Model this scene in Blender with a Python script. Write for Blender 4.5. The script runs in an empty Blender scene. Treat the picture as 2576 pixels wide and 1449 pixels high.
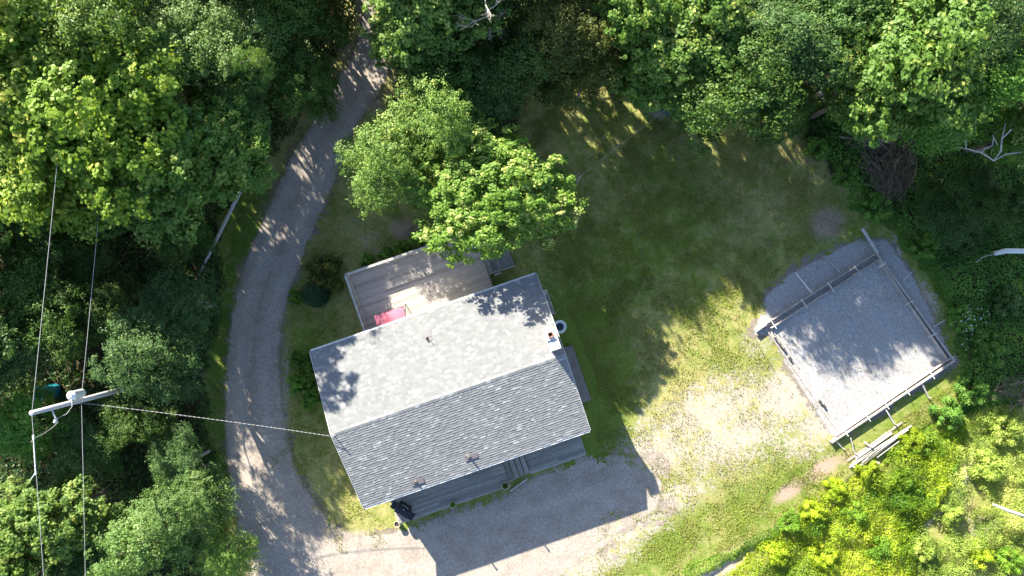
import bpy, math, random
import numpy as np
from mathutils import Vector, Matrix

# ------------------------------------------------------------------ camera, sky, sun, exposure
scene = bpy.context.scene
COL = scene.collection
CAM_H = 43.0
F = 1773.0                       # focal length in reference pixels (2576 wide)
cam_d = bpy.data.cameras.new("camera")
cam = bpy.data.objects.new("camera", cam_d)
COL.objects.link(cam)
cam.location = (0, 0, CAM_H)
cam.rotation_euler = (0, 0, 0)
cam_d.sensor_width = 36.0
cam_d.lens = 36.0 * F / 2576.0
cam_d.clip_end = 3000
scene.camera = cam

SUN_EL = math.radians(28.0)
SDX, SDY = 0.569, -0.823         # horizontal travel of the light (towards +x, -y)
world = bpy.data.worlds.new("World")
scene.world = world
world.use_nodes = True
wn = world.node_tree
bg = wn.nodes["Background"]
sky = wn.nodes.new("ShaderNodeTexSky")
sky.sky_type = 'NISHITA'
sky.sun_disc = False
sky.sun_elevation = SUN_EL
sky.sun_rotation = math.atan2(-SDX, -SDY)
sky.air_density = 0.8
sky.dust_density = 0.6
wn.links.new(sky.outputs[0], bg.inputs[0])
bg.inputs[1].default_value = 0.09
sun_d = bpy.data.lights.new("sun", 'SUN')
sun_d.energy = 5.0
sun_d.angle = math.radians(0.5)
sun_d.color = (1.0, 0.925, 0.79)
sun = bpy.data.objects.new("sun", sun_d)
COL.objects.link(sun)
ld = Vector((SDX * math.cos(SUN_EL), SDY * math.cos(SUN_EL), -math.sin(SUN_EL)))
sun.rotation_euler = ld.to_track_quat('-Z', 'Y').to_euler()
sun.location = (-30, 40, 60)
scene.view_settings.view_transform = 'Standard'
scene.view_settings.look = 'None'
scene.view_settings.gamma = 1
scene.view_settings.exposure = 1.9
scene.cycles.max_bounces = 6
scene.cycles.transparent_max_bounces = 4

# ------------------------------------------------------------------ helpers
R = math.radians
rng = np.random.default_rng(11)
random.seed(5)


def W(px, py, z=0.0):
    """world position of a point seen at reference pixel (px,py) that lies at height z"""
    k = (CAM_H - z) / F
    return Vector(((px - 1288.0) * k, -(py - 724.5) * k, z))


def tag(o, label=None, cat=None, group=None, kind=None):
    if label: o['label'] = label
    if cat: o['category'] = cat
    if group: o['group'] = group
    if kind: o['kind'] = kind
    return o


def empty(name, loc=(0, 0, 0), rz=0.0):
    o = bpy.data.objects.new(name, None)
    COL.objects.link(o)
    o.location = loc
    o.rotation_euler = (0, 0, rz)
    o.empty_display_size = 0.3
    return o


def copy_tree(o, parent=None):
    c = o.copy()
    COL.objects.link(c)
    c.parent = parent
    for ch in list(o.children):
        copy_tree(ch, c)
    return c


class MB:
    """collects shapes and links them as one mesh object"""
    def __init__(self):
        self.v, self.f, self.t = [], [], []

    def add(self, verts, faces, tint=None):
        n = len(self.v)
        if tint is None: tint = random.random()
        self.v += [tuple(p) for p in verts]
        self.t += [tint] * len(verts)
        self.f += [tuple(i + n for i in f) for f in faces]
        return self

    def box(self, c, s, rz=0.0, tint=None, rx=0.0, ry=0.0):
        m = Matrix.Translation(Vector(c)) @ Matrix.Rotation(rz, 4, 'Z') @ Matrix.Rotation(ry, 4, 'Y') @ Matrix.Rotation(rx, 4, 'X')
        hx, hy, hz = s[0] / 2, s[1] / 2, s[2] / 2
        vs = [m @ Vector((x * hx, y * hy, z * hz)) for z in (-1, 1) for y in (-1, 1) for x in (-1, 1)]
        return self.add(vs, [(0, 2, 3, 1), (4, 5, 7, 6), (0, 1, 5, 4), (2, 6, 7, 3), (0, 4, 6, 2), (1, 3, 7, 5)], tint)

    def bar(self, a, b, w, h, tint=None):
        """a board from a to b, width w across, height h"""
        a, b = Vector(a), Vector(b)
        d = (b - a)
        L = d.length
        x = d.normalized()
        up = Vector((0, 0, 1)) if abs(x.z) < 0.95 else Vector((0, 1, 0))
        y = up.cross(x).normalized()
        z = x.cross(y)
        vs = []
        for p in (a, b):
            for (sy, sz) in ((-1, -1), (1, -1), (1, 1), (-1, 1)):
                vs.append(p + y * sy * w / 2 + z * sz * h / 2)
        return self.add(vs, [(0, 3, 2, 1), (4, 5, 6, 7), (0, 1, 5, 4), (1, 2, 6, 5), (2, 3, 7, 6), (3, 0, 4, 7)], tint)

    def tube(self, pts, rad, n=7, tint=None, caps=True):
        pts = [Vector(p) for p in pts]
        if not isinstance(rad, (list, tuple)): rad = [rad] * len(pts)
        vs, fs = [], []
        for i, p in enumerate(pts):
            d = (pts[min(i + 1, len(pts) - 1)] - pts[max(i - 1, 0)]).normalized()
            u = Vector((0, 0, 1)) if abs(d.z) < 0.9 else Vector((1, 0, 0))
            a = d.cross(u).normalized()
            b = d.cross(a).normalized()
            for k in range(n):
                t = 2 * math.pi * k / n
                vs.append(p + (a * math.cos(t) + b * math.sin(t)) * rad[i])
        for i in range(len(pts) - 1):
            for k in range(n):
                k2 = (k + 1) % n
                fs.append((i * n + k, i * n + k2, (i + 1) * n + k2, (i + 1) * n + k))
        if caps:
            fs.append(tuple(range(n - 1, -1, -1)))
            fs.append(tuple((len(pts) - 1) * n + k for k in range(n)))
        return self.add(vs, fs, tint)

    def lathe(self, c, prof, n=20, tint=None):
        """prof: list of (r,z)"""
        c = Vector(c)
        vs, fs = [], []
        for (r, z) in prof:
            for k in range(n):
                t = 2 * math.pi * k / n
                vs.append(c + Vector((math.cos(t) * r, math.sin(t) * r, z)))
        for i in range(len(prof) - 1):
            for k in range(n):
                k2 = (k + 1) % n
                fs.append((i * n + k, i * n + k2, (i + 1) * n + k2, (i + 1) * n + k))
        fs.append(tuple(range(n - 1, -1, -1)))
        fs.append(tuple((len(prof) - 1) * n + k for k in range(n)))
        return self.add(vs, fs, tint)

    def build(self, name, m, parent=None, smooth=False):
        me = bpy.data.meshes.new(name)
        me.from_pydata(self.v, [], self.f)
        at = me.attributes.new('tint', 'FLOAT', 'POINT')
        at.data.foreach_set('value', np.array(self.t, dtype=np.float32))
        me.materials.append(m)
        if smooth:
            me.polygons.foreach_set('use_smooth', [True] * len(me.polygons))
        me.update()
        o = bpy.data.objects.new(name, me)
        COL.objects.link(o)
        o.parent = parent
        return o


def np_mesh(name, V, Fq, tint=None, m=None):
    """fast quad mesh from numpy arrays"""
    me = bpy.data.meshes.new(name)
    V = np.asarray(V, dtype=np.float32)
    Fq = np.asarray(Fq, dtype=np.int32)
    k = Fq.shape[1]
    me.vertices.add(len(V))
    me.vertices.foreach_set('co', V.ravel())
    me.loops.add(Fq.size)
    me.loops.foreach_set('vertex_index', Fq.ravel())
    me.polygons.add(len(Fq))
    me.polygons.foreach_set('loop_start', np.arange(0, Fq.size, k, dtype=np.int32))
    try:
        me.polygons.foreach_set('loop_total', np.full(len(Fq), k, dtype=np.int32))
    except Exception:
        pass
    if tint is not None:
        at = me.attributes.new('tint', 'FLOAT', 'POINT')
        at.data.foreach_set('value', np.asarray(tint, dtype=np.float32))
    if m is not None: me.materials.append(m)
    me.update(calc_edges=True)
    return me


def link(name, me, parent=None):
    o = bpy.data.objects.new(name, me)
    COL.objects.link(o)
    o.parent = parent
    return o


# value noise ------------------------------------------------------
def vnoise(x, y, seed):
    x = np.asarray(x, dtype=np.float64); y = np.asarray(y, dtype=np.float64)
    xi = np.floor(x).astype(np.int64); yi = np.floor(y).astype(np.int64)
    fx = x - xi; fy = y - yi
    fx = fx * fx * (3 - 2 * fx); fy = fy * fy * (3 - 2 * fy)

    def h(a, b):
        n = (a * 374761393 + b * 668265263 + seed * 974711) & 0x7fffffff
        n = ((n ^ (n >> 13)) * 1274126177) & 0x7fffffff
        n = n ^ (n >> 16)
        return (n & 0xffff) / 65535.0
    return (h(xi, yi) * (1 - fx) + h(xi + 1, yi) * fx) * (1 - fy) + (h(xi, yi + 1) * (1 - fx) + h(xi + 1, yi + 1) * fx) * fy


def fbm(x, y, sc, seed, oct=4):
    s = 0; a = 0.5; t = 0
    for i in range(oct):
        s = s + a * vnoise(x / sc * 2 ** i + 17.3 * i, y / sc * 2 ** i - 9.1 * i, seed + i)
        t += a
        a *= 0.5
    return s / t


def sstep(a, b, x):
    t = np.clip((x - a) / (b - a), 0, 1)
    return t * t * (3 - 2 * t)


def px_of(x, y):
    """ground metre arrays -> reference pixels"""
    k = F / CAM_H
    return 1288.0 + x * k, 724.5 - y * k


def inside(px, py, poly):
    px = np.asarray(px); py = np.asarray(py)
    r = np.zeros(px.shape, dtype=bool)
    n = len(poly)
    j = n - 1
    for i in range(n):
        xi, yi = poly[i]; xj, yj = poly[j]
        c = ((yi > py) != (yj > py)) & (px < (xj - xi) * (py - yi) / (yj - yi + 1e-9) + xi)
        r ^= c
        j = i
    return r


def dist_line(px, py, pts):
    d = np.full(np.shape(px), 1e9)
    side = np.zeros(np.shape(px))
    for (x0, y0), (x1, y1) in zip(pts[:-1], pts[1:]):
        dx, dy = x1 - x0, y1 - y0
        t = np.clip(((px - x0) * dx + (py - y0) * dy) / (dx * dx + dy * dy), 0, 1)
        q = np.hypot(px - x0 - t * dx, py - y0 - t * dy)
        d = np.minimum(d, q)
    return d


def dist_poly(px, py, poly):
    """signed: positive inside"""
    d = dist_line(px, py, list(poly) + [poly[0]])
    return np.where(inside(px, py, poly), d, -d)


# ------------------------------------------------------------------ materials
def new_mat(name):
    m = bpy.data.materials.new(name)
    m.use_nodes = True
    nt = m.node_tree
    return m, nt, nt.nodes['Principled BSDF']


def N(nt, t, **kw):
    n = nt.nodes.new(t)
    for k, v in kw.items(): setattr(n, k, v)
    return n


def mixc(nt, fac, a, b, blend='MIX'):
    n = N(nt, 'ShaderNodeMix', data_type='RGBA', blend_type=blend)
    for inp, val in ((n.inputs[0], fac), (n.inputs[6], a), (n.inputs[7], b)):
        if hasattr(val, 'is_output') or isinstance(val, bpy.types.NodeSocket): nt.links.new(val, inp)
        elif isinstance(val, (int, float)): inp.default_value = val
        else: inp.default_value = (*val, 1)
    return n.outputs[2]


def noise(nt, sc, detail=4, rough=0.6, coord='Object', stretch=None, dist=0.0):
    tc = N(nt, 'ShaderNodeTexCoord')
    mp = N(nt, 'ShaderNodeMapping')
    nt.links.new(tc.outputs[coord], mp.inputs[0])
    if stretch: mp.inputs['Scale'].default_value = stretch
    n = N(nt, 'ShaderNodeTexNoise')
    n.inputs['Scale'].default_value = sc
    n.inputs['Detail'].default_value = detail
    n.inputs['Roughness'].default_value = rough
    n.inputs['Distortion'].default_value = dist
    nt.links.new(mp.outputs[0], n.inputs[0])
    return n.outputs['Fac']


def ramp(nt, s, a, b, va=0.0, vb=1.0):
    n = N(nt, 'ShaderNodeMapRange')
    n.inputs[1].default_value = a; n.inputs[2].default_value = b
    n.inputs[3].default_value = va; n.inputs[4].default_value = vb
    nt.links.new(s, n.inputs[0])
    return n.outputs[0]


def mth(nt, op, a, b=0.0):
    n = N(nt, 'ShaderNodeMath', operation=op)
    for i, v in enumerate((a, b)):
        if isinstance(v, bpy.types.NodeSocket): nt.links.new(v, n.inputs[i])
        else: n.inputs[i].default_value = v
    return n.outputs[0]


def attr(nt, name='tint'):
    a = N(nt, 'ShaderNodeAttribute')
    a.attribute_name = name
    return a


def simple(name, c1, c2=None, rough=0.8, sc=6.0, tint=0.0, bump=0.0, metal=0.0, stretch=None, c3=None):
    m, nt, p = new_mat(name)
    c2 = c2 or tuple(x * 0.75 for x in c1)
    f = ramp(nt, noise(nt, sc, stretch=stretch), 0.3, 0.7)
    col = mixc(nt, f, c1, c2)
    if tint:
        t = attr(nt).outputs['Fac']
        k = ramp(nt, t, 0, 1, 1 - tint, 1 + tint)
        cc = N(nt, 'ShaderNodeCombineColor')
        for i in range(3): nt.links.new(k, cc.inputs[i])
        col = mixc(nt, 1.0, col, cc.outputs[0], 'MULTIPLY')
    nt.links.new(col, p.inputs['Base Color'])
    p.inputs['Roughness'].default_value = rough
    p.inputs['Metallic'].default_value = metal
    if bump:
        b = N(nt, 'ShaderNodeBump')
        b.inputs['Strength'].default_value = bump
        b.inputs['Distance'].default_value = 0.02
        nt.links.new(noise(nt, sc * 4, stretch=stretch), b.inputs['Height'])
        nt.links.new(b.outputs[0], p.inputs['Normal'])
    return m


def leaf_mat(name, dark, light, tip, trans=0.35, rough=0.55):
    """leaf colour runs dark -> light -> tip with the leaf tint; crowns and shrubs paint lit tops into it"""
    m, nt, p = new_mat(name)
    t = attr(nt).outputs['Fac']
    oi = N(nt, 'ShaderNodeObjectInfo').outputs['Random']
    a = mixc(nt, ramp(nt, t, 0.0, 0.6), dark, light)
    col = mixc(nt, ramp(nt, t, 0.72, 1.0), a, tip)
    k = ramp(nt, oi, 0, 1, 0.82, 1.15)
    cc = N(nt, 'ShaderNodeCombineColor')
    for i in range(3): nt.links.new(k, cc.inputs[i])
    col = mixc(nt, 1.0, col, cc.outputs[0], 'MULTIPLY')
    nt.links.new(col, p.inputs['Base Color'])
    p.inputs['Roughness'].default_value = rough
    p.inputs['Specular IOR Level'].default_value = 0.35
    tr = N(nt, 'ShaderNodeBsdfTranslucent')
    yel = mixc(nt, 1.0, col, (1.5, 1.35, 0.5), 'MULTIPLY')
    nt.links.new(yel, tr.inputs[0])
    mx = N(nt, 'ShaderNodeMixShader')
    mx.inputs[0].default_value = trans
    nt.links.new(p.outputs[0], mx.inputs[1])
    nt.links.new(tr.outputs[0], mx.inputs[2])
    nt.links.new(mx.outputs[0], nt.nodes['Material Output'].inputs[0])
    return m


M = {}
M['bark'] = simple('bark', (0.16, 0.13, 0.10), (0.08, 0.065, 0.05), sc=9, bump=0.5)
M['bark_pale'] = simple('bark_pale', (0.42, 0.38, 0.33), (0.25, 0.22, 0.19), sc=7, bump=0.3)
M['deadwood'] = simple('deadwood', (0.50, 0.48, 0.45), (0.33, 0.31, 0.29), sc=8, bump=0.3)
M['stick'] = simple('stick', (0.28, 0.21, 0.145), (0.12, 0.085, 0.06), sc=3, tint=0.5)
M['maple'] = leaf_mat('maple_leaf', (0.040, 0.11, 0.014), (0.135, 0.245, 0.038), (0.48, 0.52, 0.13))
M['maple_bright'] = leaf_mat('bright_maple_leaf', (0.03, 0.11, 0.014), (0.19, 0.33, 0.04), (0.78, 0.76, 0.28))
M['maple_gold'] = leaf_mat('maple_gold_leaf', (0.07, 0.155, 0.014), (0.22, 0.35, 0.035), (0.68, 0.64, 0.13), 0.4)
M['ash'] = leaf_mat('ash_leaf', (0.048, 0.12, 0.022), (0.14, 0.245, 0.055), (0.40, 0.46, 0.22))
M['birch'] = leaf_mat('birch_leaf', (0.05, 0.12, 0.025), (0.20, 0.33, 0.06), (0.56, 0.60, 0.19), 0.38)
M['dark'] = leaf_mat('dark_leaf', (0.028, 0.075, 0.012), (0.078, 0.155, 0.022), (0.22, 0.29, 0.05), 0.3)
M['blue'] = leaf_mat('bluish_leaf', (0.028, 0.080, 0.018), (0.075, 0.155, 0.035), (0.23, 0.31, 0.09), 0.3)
M['olive'] = leaf_mat('olive_leaf', (0.04, 0.07, 0.012), (0.12, 0.15, 0.025), (0.36, 0.32, 0.05), 0.3)
M['conifer'] = leaf_mat('conifer_needle', (0.014, 0.055, 0.020), (0.026, 0.095, 0.035), (0.055, 0.15, 0.05), 0.12)
M['weed'] = leaf_mat('weed_leaf', (0.15, 0.26, 0.012), (0.38, 0.50, 0.025), (0.66, 0.70, 0.09), 0.42)
M['weed_pale'] = leaf_mat('weed_pale_leaf', (0.20, 0.31, 0.045), (0.41, 0.53, 0.10), (0.66, 0.68, 0.22), 0.4)
M['fresh'] = leaf_mat('fresh_leaf', (0.06, 0.16, 0.012), (0.19, 0.35, 0.028), (0.42, 0.52, 0.07), .4)
M['cover'] = leaf_mat('cover_leaf', (0.055, 0.165, 0.02), (0.13, 0.285, 0.035), (0.32, 0.45, 0.08), 0.3)
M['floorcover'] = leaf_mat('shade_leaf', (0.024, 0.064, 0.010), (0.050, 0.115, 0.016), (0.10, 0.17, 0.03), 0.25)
M['bloom'] = simple('bloom', (0.8, 0.8, 0.78), (0.7, 0.7, 0.68), rough=0.7)

M['deck'] = simple('weathered_deck_board', (0.50, 0.46, 0.415), (0.34, 0.31, 0.285), sc=3.0, tint=0.22, bump=0.3, stretch=(1, 12, 12))
M['deck_dark'] = simple('grey_deck_board', (0.34, 0.325, 0.30), (0.20, 0.19, 0.175), sc=3.0, tint=0.25, bump=0.3, stretch=(1, 12, 12))
M['tread'] = simple('stair_tread_wood', (0.40, 0.385, 0.36), (0.26, 0.25, 0.235), sc=3.0, tint=0.2, bump=0.3)
M['rail'] = simple('grey_rail_wood', (0.52, 0.51, 0.46), (0.36, 0.35, 0.32), sc=4, tint=0.15, bump=0.2)
M['lumber'] = simple('aged_lumber', (0.46, 0.42, 0.39), (0.30, 0.27, 0.25), sc=3.5, tint=0.2, bump=0.3)
M['lumber_pale'] = simple('pale_lumber', (0.62, 0.60, 0.55), (0.45, 0.43, 0.40), sc=3.5, tint=0.2, bump=0.3)
M['pole'] = simple('weathered_pole', (0.50, 0.50, 0.49), (0.36, 0.36, 0.36), sc=3, bump=0.3, stretch=(6, 6, 0.6))
M['white'] = simple('white_paint', (0.75, 0.75, 0.73), (0.66, 0.66, 0.64), rough=0.5)
M['siding'] = simple('cream_siding', (0.62, 0.59, 0.52), (0.55, 0.52, 0.46), rough=0.7)
M['stucco'] = simple('chimney_stucco', (0.62, 0.54, 0.45), (0.50, 0.42, 0.35), rough=0.9, sc=9, bump=0.3)
M['crown'] = simple('chimney_crown_mortar', (0.80, 0.74, 0.66), (0.70, 0.62, 0.53), rough=0.9, sc=9, bump=0.2)
M['flue_dark'] = simple('flue_dark', (0.02, 0.018, 0.017), rough=1.0)
M['terracotta'] = simple('terracotta', (0.42, 0.20, 0.14), (0.33, 0.15, 0.11), rough=0.8)
M['metal'] = simple('galvanised_metal', (0.62, 0.65, 0.68), (0.5, 0.53, 0.56), rough=0.45, metal=0.5)
M['grey_enamel'] = simple('grey_enamel', (0.72, 0.74, 0.76), (0.62, 0.64, 0.66), rough=0.35)
M['wire'] = simple('wire', (0.45, 0.45, 0.44), (0.35, 0.35, 0.34), rough=0.6)
M['wire_dark'] = simple('dark_wire', (0.16, 0.16, 0.16), (0.12, 0.12, 0.12))
M['old_slab'] = simple('old_slab', (0.24, 0.215, 0.20), (0.16, 0.145, 0.13), rough=0.95, sc=4, bump=0.3)
M['rust'] = simple('dark_pipe', (0.035, 0.03, 0.032), (0.02, 0.018, 0.02), rough=0.7)
M['flashing'] = simple('stained_flashing', (0.23, 0.21, 0.21), (0.15, 0.13, 0.135), sc=14, rough=0.7)
M['black'] = simple('black_enamel', (0.016, 0.018, 0.028), (0.012, 0.014, 0.02), rough=0.42)
M['chrome'] = simple('steel_handle', (0.6, 0.6, 0.62), rough=0.3, metal=0.9)
M['pink'] = simple('faded_pink_fabric', (0.56, 0.17, 0.24), (0.50, 0.14, 0.20), rough=0.85, sc=2.5)
M['pot'] = simple('buff_pot', (0.52, 0.47, 0.34), (0.42, 0.38, 0.28), rough=0.8)
M['soil'] = simple('potting_soil', (0.09, 0.07, 0.05), (0.05, 0.04, 0.03), rough=1, sc=20)
M['tub'] = simple('white_tub', (0.78, 0.84, 0.86), (0.70, 0.77, 0.80), rough=0.4)
M['water'] = simple('dark_tub_water', (0.02, 0.03, 0.06), (0.015, 0.02, 0.045), rough=0.15)
M['teal'] = simple('teal_plastic', (0.02, 0.22, 0.28), (0.015, 0.17, 0.22), rough=0.35)
M['teal_rim'] = simple('teal_rim', (0.10, 0.50, 0.58), (0.08, 0.42, 0.5), rough=0.4)
M['green_roof'] = simple('green_metal_roof', (0.06, 0.13, 0.09), (0.045, 0.10, 0.075), rough=0.5)
M['shed_wall'] = simple('shed_board', (0.16, 0.18, 0.14), (0.10, 0.12, 0.09), rough=0.8)
M['concrete'] = simple('old_concrete', (0.36, 0.34, 0.32), (0.26, 0.25, 0.235), rough=0.9, sc=5, bump=0.3)
M['rock'] = simple('pale_rock', (0.45, 0.43, 0.41), (0.28, 0.27, 0.25), rough=0.9, sc=6, bump=0.5)
M['glass'] = simple('window_glass', (0.04, 0.05, 0.06), rough=0.08)
M['black_block'] = simple('dark_block', (0.05, 0.05, 0.055), rough=0.8)


def shingle_mat():
    m, nt, p = new_mat('asphalt_shingle')
    t = attr(nt).outputs['Fac']
    a = mixc(nt, ramp(nt, t, 0.0, 0.75), (0.188, 0.195, 0.196), (0.232, 0.238, 0.237))
    a = mixc(nt, ramp(nt, t, 0.80, 0.95), a, (0.37, 0.38, 0.375))
    g = ramp(nt, noise(nt, 55, detail=3), 0.3, 0.7, 0.82, 1.15)
    g2 = ramp(nt, noise(nt, 0.7, detail=3), 0.3, 0.7, 0.97, 1.03)
    g = mth(nt, 'MULTIPLY', g, g2)
    cc = N(nt, 'ShaderNodeCombineColor')
    for i in range(3): nt.links.new(g, cc.inputs[i])
    a = mixc(nt, 1.0, a, cc.outputs[0], 'MULTIPLY')
    nt.links.new(a, p.inputs['Base Color'])
    p.inputs['Roughness'].default_value = 0.9
    return m


M['shingle'] = shingle_mat()


def ground_mat():
    m, nt, p = new_mat('lawn_and_soil')
    cv = attr(nt, 'cover')
    sep = N(nt, 'ShaderNodeSeparateColor')
    nt.links.new(cv.outputs['Color'], sep.inputs[0])
    bare, green, litter = sep.outputs[0], sep.outputs[1], sep.outputs[2]
    soilm = attr(nt, 'soil').outputs['Fac']
    fine = noise(nt, 9.0, detail=6, rough=0.75)
    mid = noise(nt, 1.6, detail=5, rough=0.65)
    speck = noise(nt, 5.2, detail=5, rough=0.8)
    big = noise(nt, 0.35, detail=3)
    # grass
    g1 = mixc(nt, ramp(nt, fine, 0.35, 0.65), (0.085, 0.14, 0.022), (0.20, 0.26, 0.045))
    g2 = mixc(nt, ramp(nt, fine, 0.35, 0.65), (0.24, 0.235, 0.08), (0.42, 0.37, 0.16))
    gf = mth(nt, 'ADD', mth(nt, 'MULTIPLY', ramp(nt, mid, 0.25, 0.75), 0.9), mth(nt, 'SUBTRACT', green, 0.38))
    gf = mth(nt, 'ADD', gf, mth(nt, 'MULTIPLY', mth(nt, 'SUBTRACT', speck, 0.5), 0.9))
    grass = mixc(nt, ramp(nt, gf, 0.2, 0.8), g2, g1)
    # bare gravelly patches with weeds coming through
    b1 = mixc(nt, ramp(nt, noise(nt, 9, detail=6, rough=0.9), 0.4, 0.62), (0.45, 0.40, 0.345), (0.30, 0.26, 0.20))
    bf = mth(nt, 'ADD', mth(nt, 'MULTIPLY', mth(nt, 'SUBTRACT', speck, 0.5), 1.5), bare)
    bf = mth(nt, 'ADD', mth(nt, 'MULTIPLY', mth(nt, 'SUBTRACT', mid, 0.5), 1.0), bf)
    c = mixc(nt, ramp(nt, bf, 0.36, 0.62), grass, b1)
    # reddish soil
    so = mixc(nt, ramp(nt, fine, 0.3, 0.7), (0.42, 0.32, 0.25), (0.30, 0.215, 0.16))
    sf = mth(nt, 'ADD', mth(nt, 'MULTIPLY', mth(nt, 'SUBTRACT', speck, 0.5), 1.0), soilm)
    c = mixc(nt, ramp(nt, sf, 0.35, 0.65), c, so)
    # leaf litter on the forest floor
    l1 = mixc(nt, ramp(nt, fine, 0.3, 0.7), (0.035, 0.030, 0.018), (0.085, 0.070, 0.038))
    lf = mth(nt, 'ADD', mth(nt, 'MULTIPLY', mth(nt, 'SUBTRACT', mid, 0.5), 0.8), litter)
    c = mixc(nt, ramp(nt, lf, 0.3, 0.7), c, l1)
    nt.links.new(c, p.inputs['Base Color'])
    p.inputs['Roughness'].default_value = 0.95
    p.inputs['Specular IOR Level'].default_value = 0.1
    b = N(nt, 'ShaderNodeBump')
    b.inputs['Strength'].default_value = 0.55
    b.inputs['Distance'].default_value = 0.05
    nt.links.new(noise(nt, 14, detail=5, rough=0.8), b.inputs['Height'])
    nt.links.new(b.outputs[0], p.inputs['Normal'])
    return m


def gravel_mat(name, ca, cb, cc_, dirt=(0.20, 0.165, 0.13)):
    m, nt, p = new_mat(name)
    tr = attr(nt, 'track').outputs['Fac']
    st = noise(nt, 5.5, detail=8, rough=0.95)
    st2 = noise(nt, 7.5, detail=6, rough=1.0)
    c = mixc(nt, ramp(nt, st, 0.4, 0.6), ca, cb)
    c = mixc(nt, ramp(nt, noise(nt, 0.9, detail=5), 0.42, 0.66, 0, 0.55), c, cc_)
    c = mixc(nt, ramp(nt, tr, 0, 1, 0, 0.6), c, cb)
    eg = attr(nt, 'edge').outputs['Fac']
    ef = mth(nt, 'ADD', eg, mth(nt, 'MULTIPLY', mth(nt, 'SUBTRACT', noise(nt, 2.2, detail=6, rough=0.8), 0.5), 1.1))
    c = mixc(nt, ramp(nt, ef, 0.35, 0.75, 0, 0.85), c, dirt)
    k = ramp(nt, st2, 0.36, 0.64, 0.55, 1.4)
    cm = N(nt, 'ShaderNodeCombineColor')
    for i in range(3): nt.links.new(k, cm.inputs[i])
    c = mixc(nt, 1.0, c, cm.outputs[0], 'MULTIPLY')
    nt.links.new(c, p.inputs['Base Color'])
    p.inputs['Roughness'].default_value = 0.95
    p.inputs['Specular IOR Level'].default_value = 0.15
    b = N(nt, 'ShaderNodeBump')
    b.inputs['Strength'].default_value = 0.5
    b.inputs['Distance'].default_value = 0.03
    nt.links.new(st2, b.inputs['Height'])
    nt.links.new(b.outputs[0], p.inputs['Normal'])
    return m


M['ground'] = ground_mat()
M['drive'] = gravel_mat('drive_gravel', (0.30, 0.262, 0.225), (0.46, 0.405, 0.35), (0.26, 0.21, 0.17))
M['pad'] = gravel_mat('crushed_stone', (0.27, 0.272, 0.278), (0.43, 0.425, 0.42), (0.33, 0.30, 0.27))

# ------------------------------------------------------------------ ground
DRIVE_L = [(915, -60), (908, 60), (880, 150), (830, 215), (785, 300), (725, 400), (690, 480), (655, 560), (622, 640), (602, 700), (582, 780),
           (568, 880), (562, 1000), (564, 1100), (572, 1200), (585, 1280), (605, 1380), (622, 1449), (640, 1620)]
DRIVE_R = [(1290, 1620), (1340, 1500), (1420, 1440), (1500, 1390), (1570, 1330), (1650, 1280), (1665, 1215), (1620, 1160), (1560, 1140),
           (1475, 1158), (1400, 1180), (1330, 1215), (1270, 1250), (1140, 1292), (1035, 1325), (985, 1338), (900, 1342), (835, 1312), (785, 1245), (748, 1180),
           (727, 1100), (712, 1000), (706, 900), (716, 800), (736, 720), (772, 640), (802, 560), (832, 490), (856, 430), (884, 350),
           (925, 280), (965, 225), (980, 180), (965, 130), (948, 70), (945, -60)]
DRIVE = DRIVE_L + DRIVE_R
CENTER = [(930, -60), (925, 100), (895, 210), (835, 320), (780, 430), (735, 530), (700, 640), (668, 720), (646, 800), (636, 900),
          (635, 1000), (642, 1100), (660, 1200), (700, 1290), (790, 1370), (950, 1400), (1200, 1360), (1500, 1270)]
PAD = [(1890, 845), (1903, 800), (1925, 740), (1985, 685), (2060, 645), (2150, 600), (2235, 600), (2300, 690), (2345, 780), (2410, 905),
       (2398, 925), (2110, 1112), (2085, 1100), (2050, 1040), (1990, 945), (1930, 850)]
BANK = [(1500, 1560), (1700, 1475), (1830, 1395), (1955, 1330), (2010, 1290), (2130, 1200), (2270, 1095), (2420, 1010), (2600, 960), (2900, 900)]


def bank_t(px, py):
    """0 on the lawn, 1 below the bank at the bottom right"""
    xs = [p[0] for p in BANK]; ys = [p[1] for p in BANK]
    yb = np.interp(px, xs, ys)
    t = sstep(0, 38, py - yb)
    return np.where(px < 1500, t * sstep(1400, 1500, px), t)


def ground_z(x, y):
    px, py = px_of(np.asarray(x, float), np.asarray(y, float))
    z = (fbm(x, y, 6.0, 3) - 0.5) * 0.10 + (fbm(x, y, 0.8, 8, 3) - 0.5) * 0.03
    inner = sstep(0, 25, dist_poly(px, py, DRIVE))
    z = z * (1 - 0.75 * inner)
    z = z - 0.22 * bank_t(px, py)
    return z


def blobs(px, py, L):
    s = np.zeros(px.shape)
    for b in L:
        x, y, rx, ry = b[:4]
        a = R(b[4]) if len(b) > 4 else 0
        w = b[5] if len(b) > 5 else 1.0
        dx, dy = px - x, py - y
        u = dx * math.cos(a) + dy * math.sin(a)
        v = -dx * math.sin(a) + dy * math.cos(a)
        s = np.maximum(s, w * np.exp(-((u / rx) ** 2 + (v / ry) ** 2)))
    return s


def axis(a, b, step, far):
    c = list(np.arange(a, b + 1e-6, step))
    lo, hi = [], []
    s = step; x = a
    while x > -far:
        s *= 1.6; x -= s; lo.append(x)
    s = step; x = c[-1]
    while x < far:
        s *= 1.6; x += s; hi.append(x)
    return np.array(lo[::-1] + c + hi)


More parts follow.
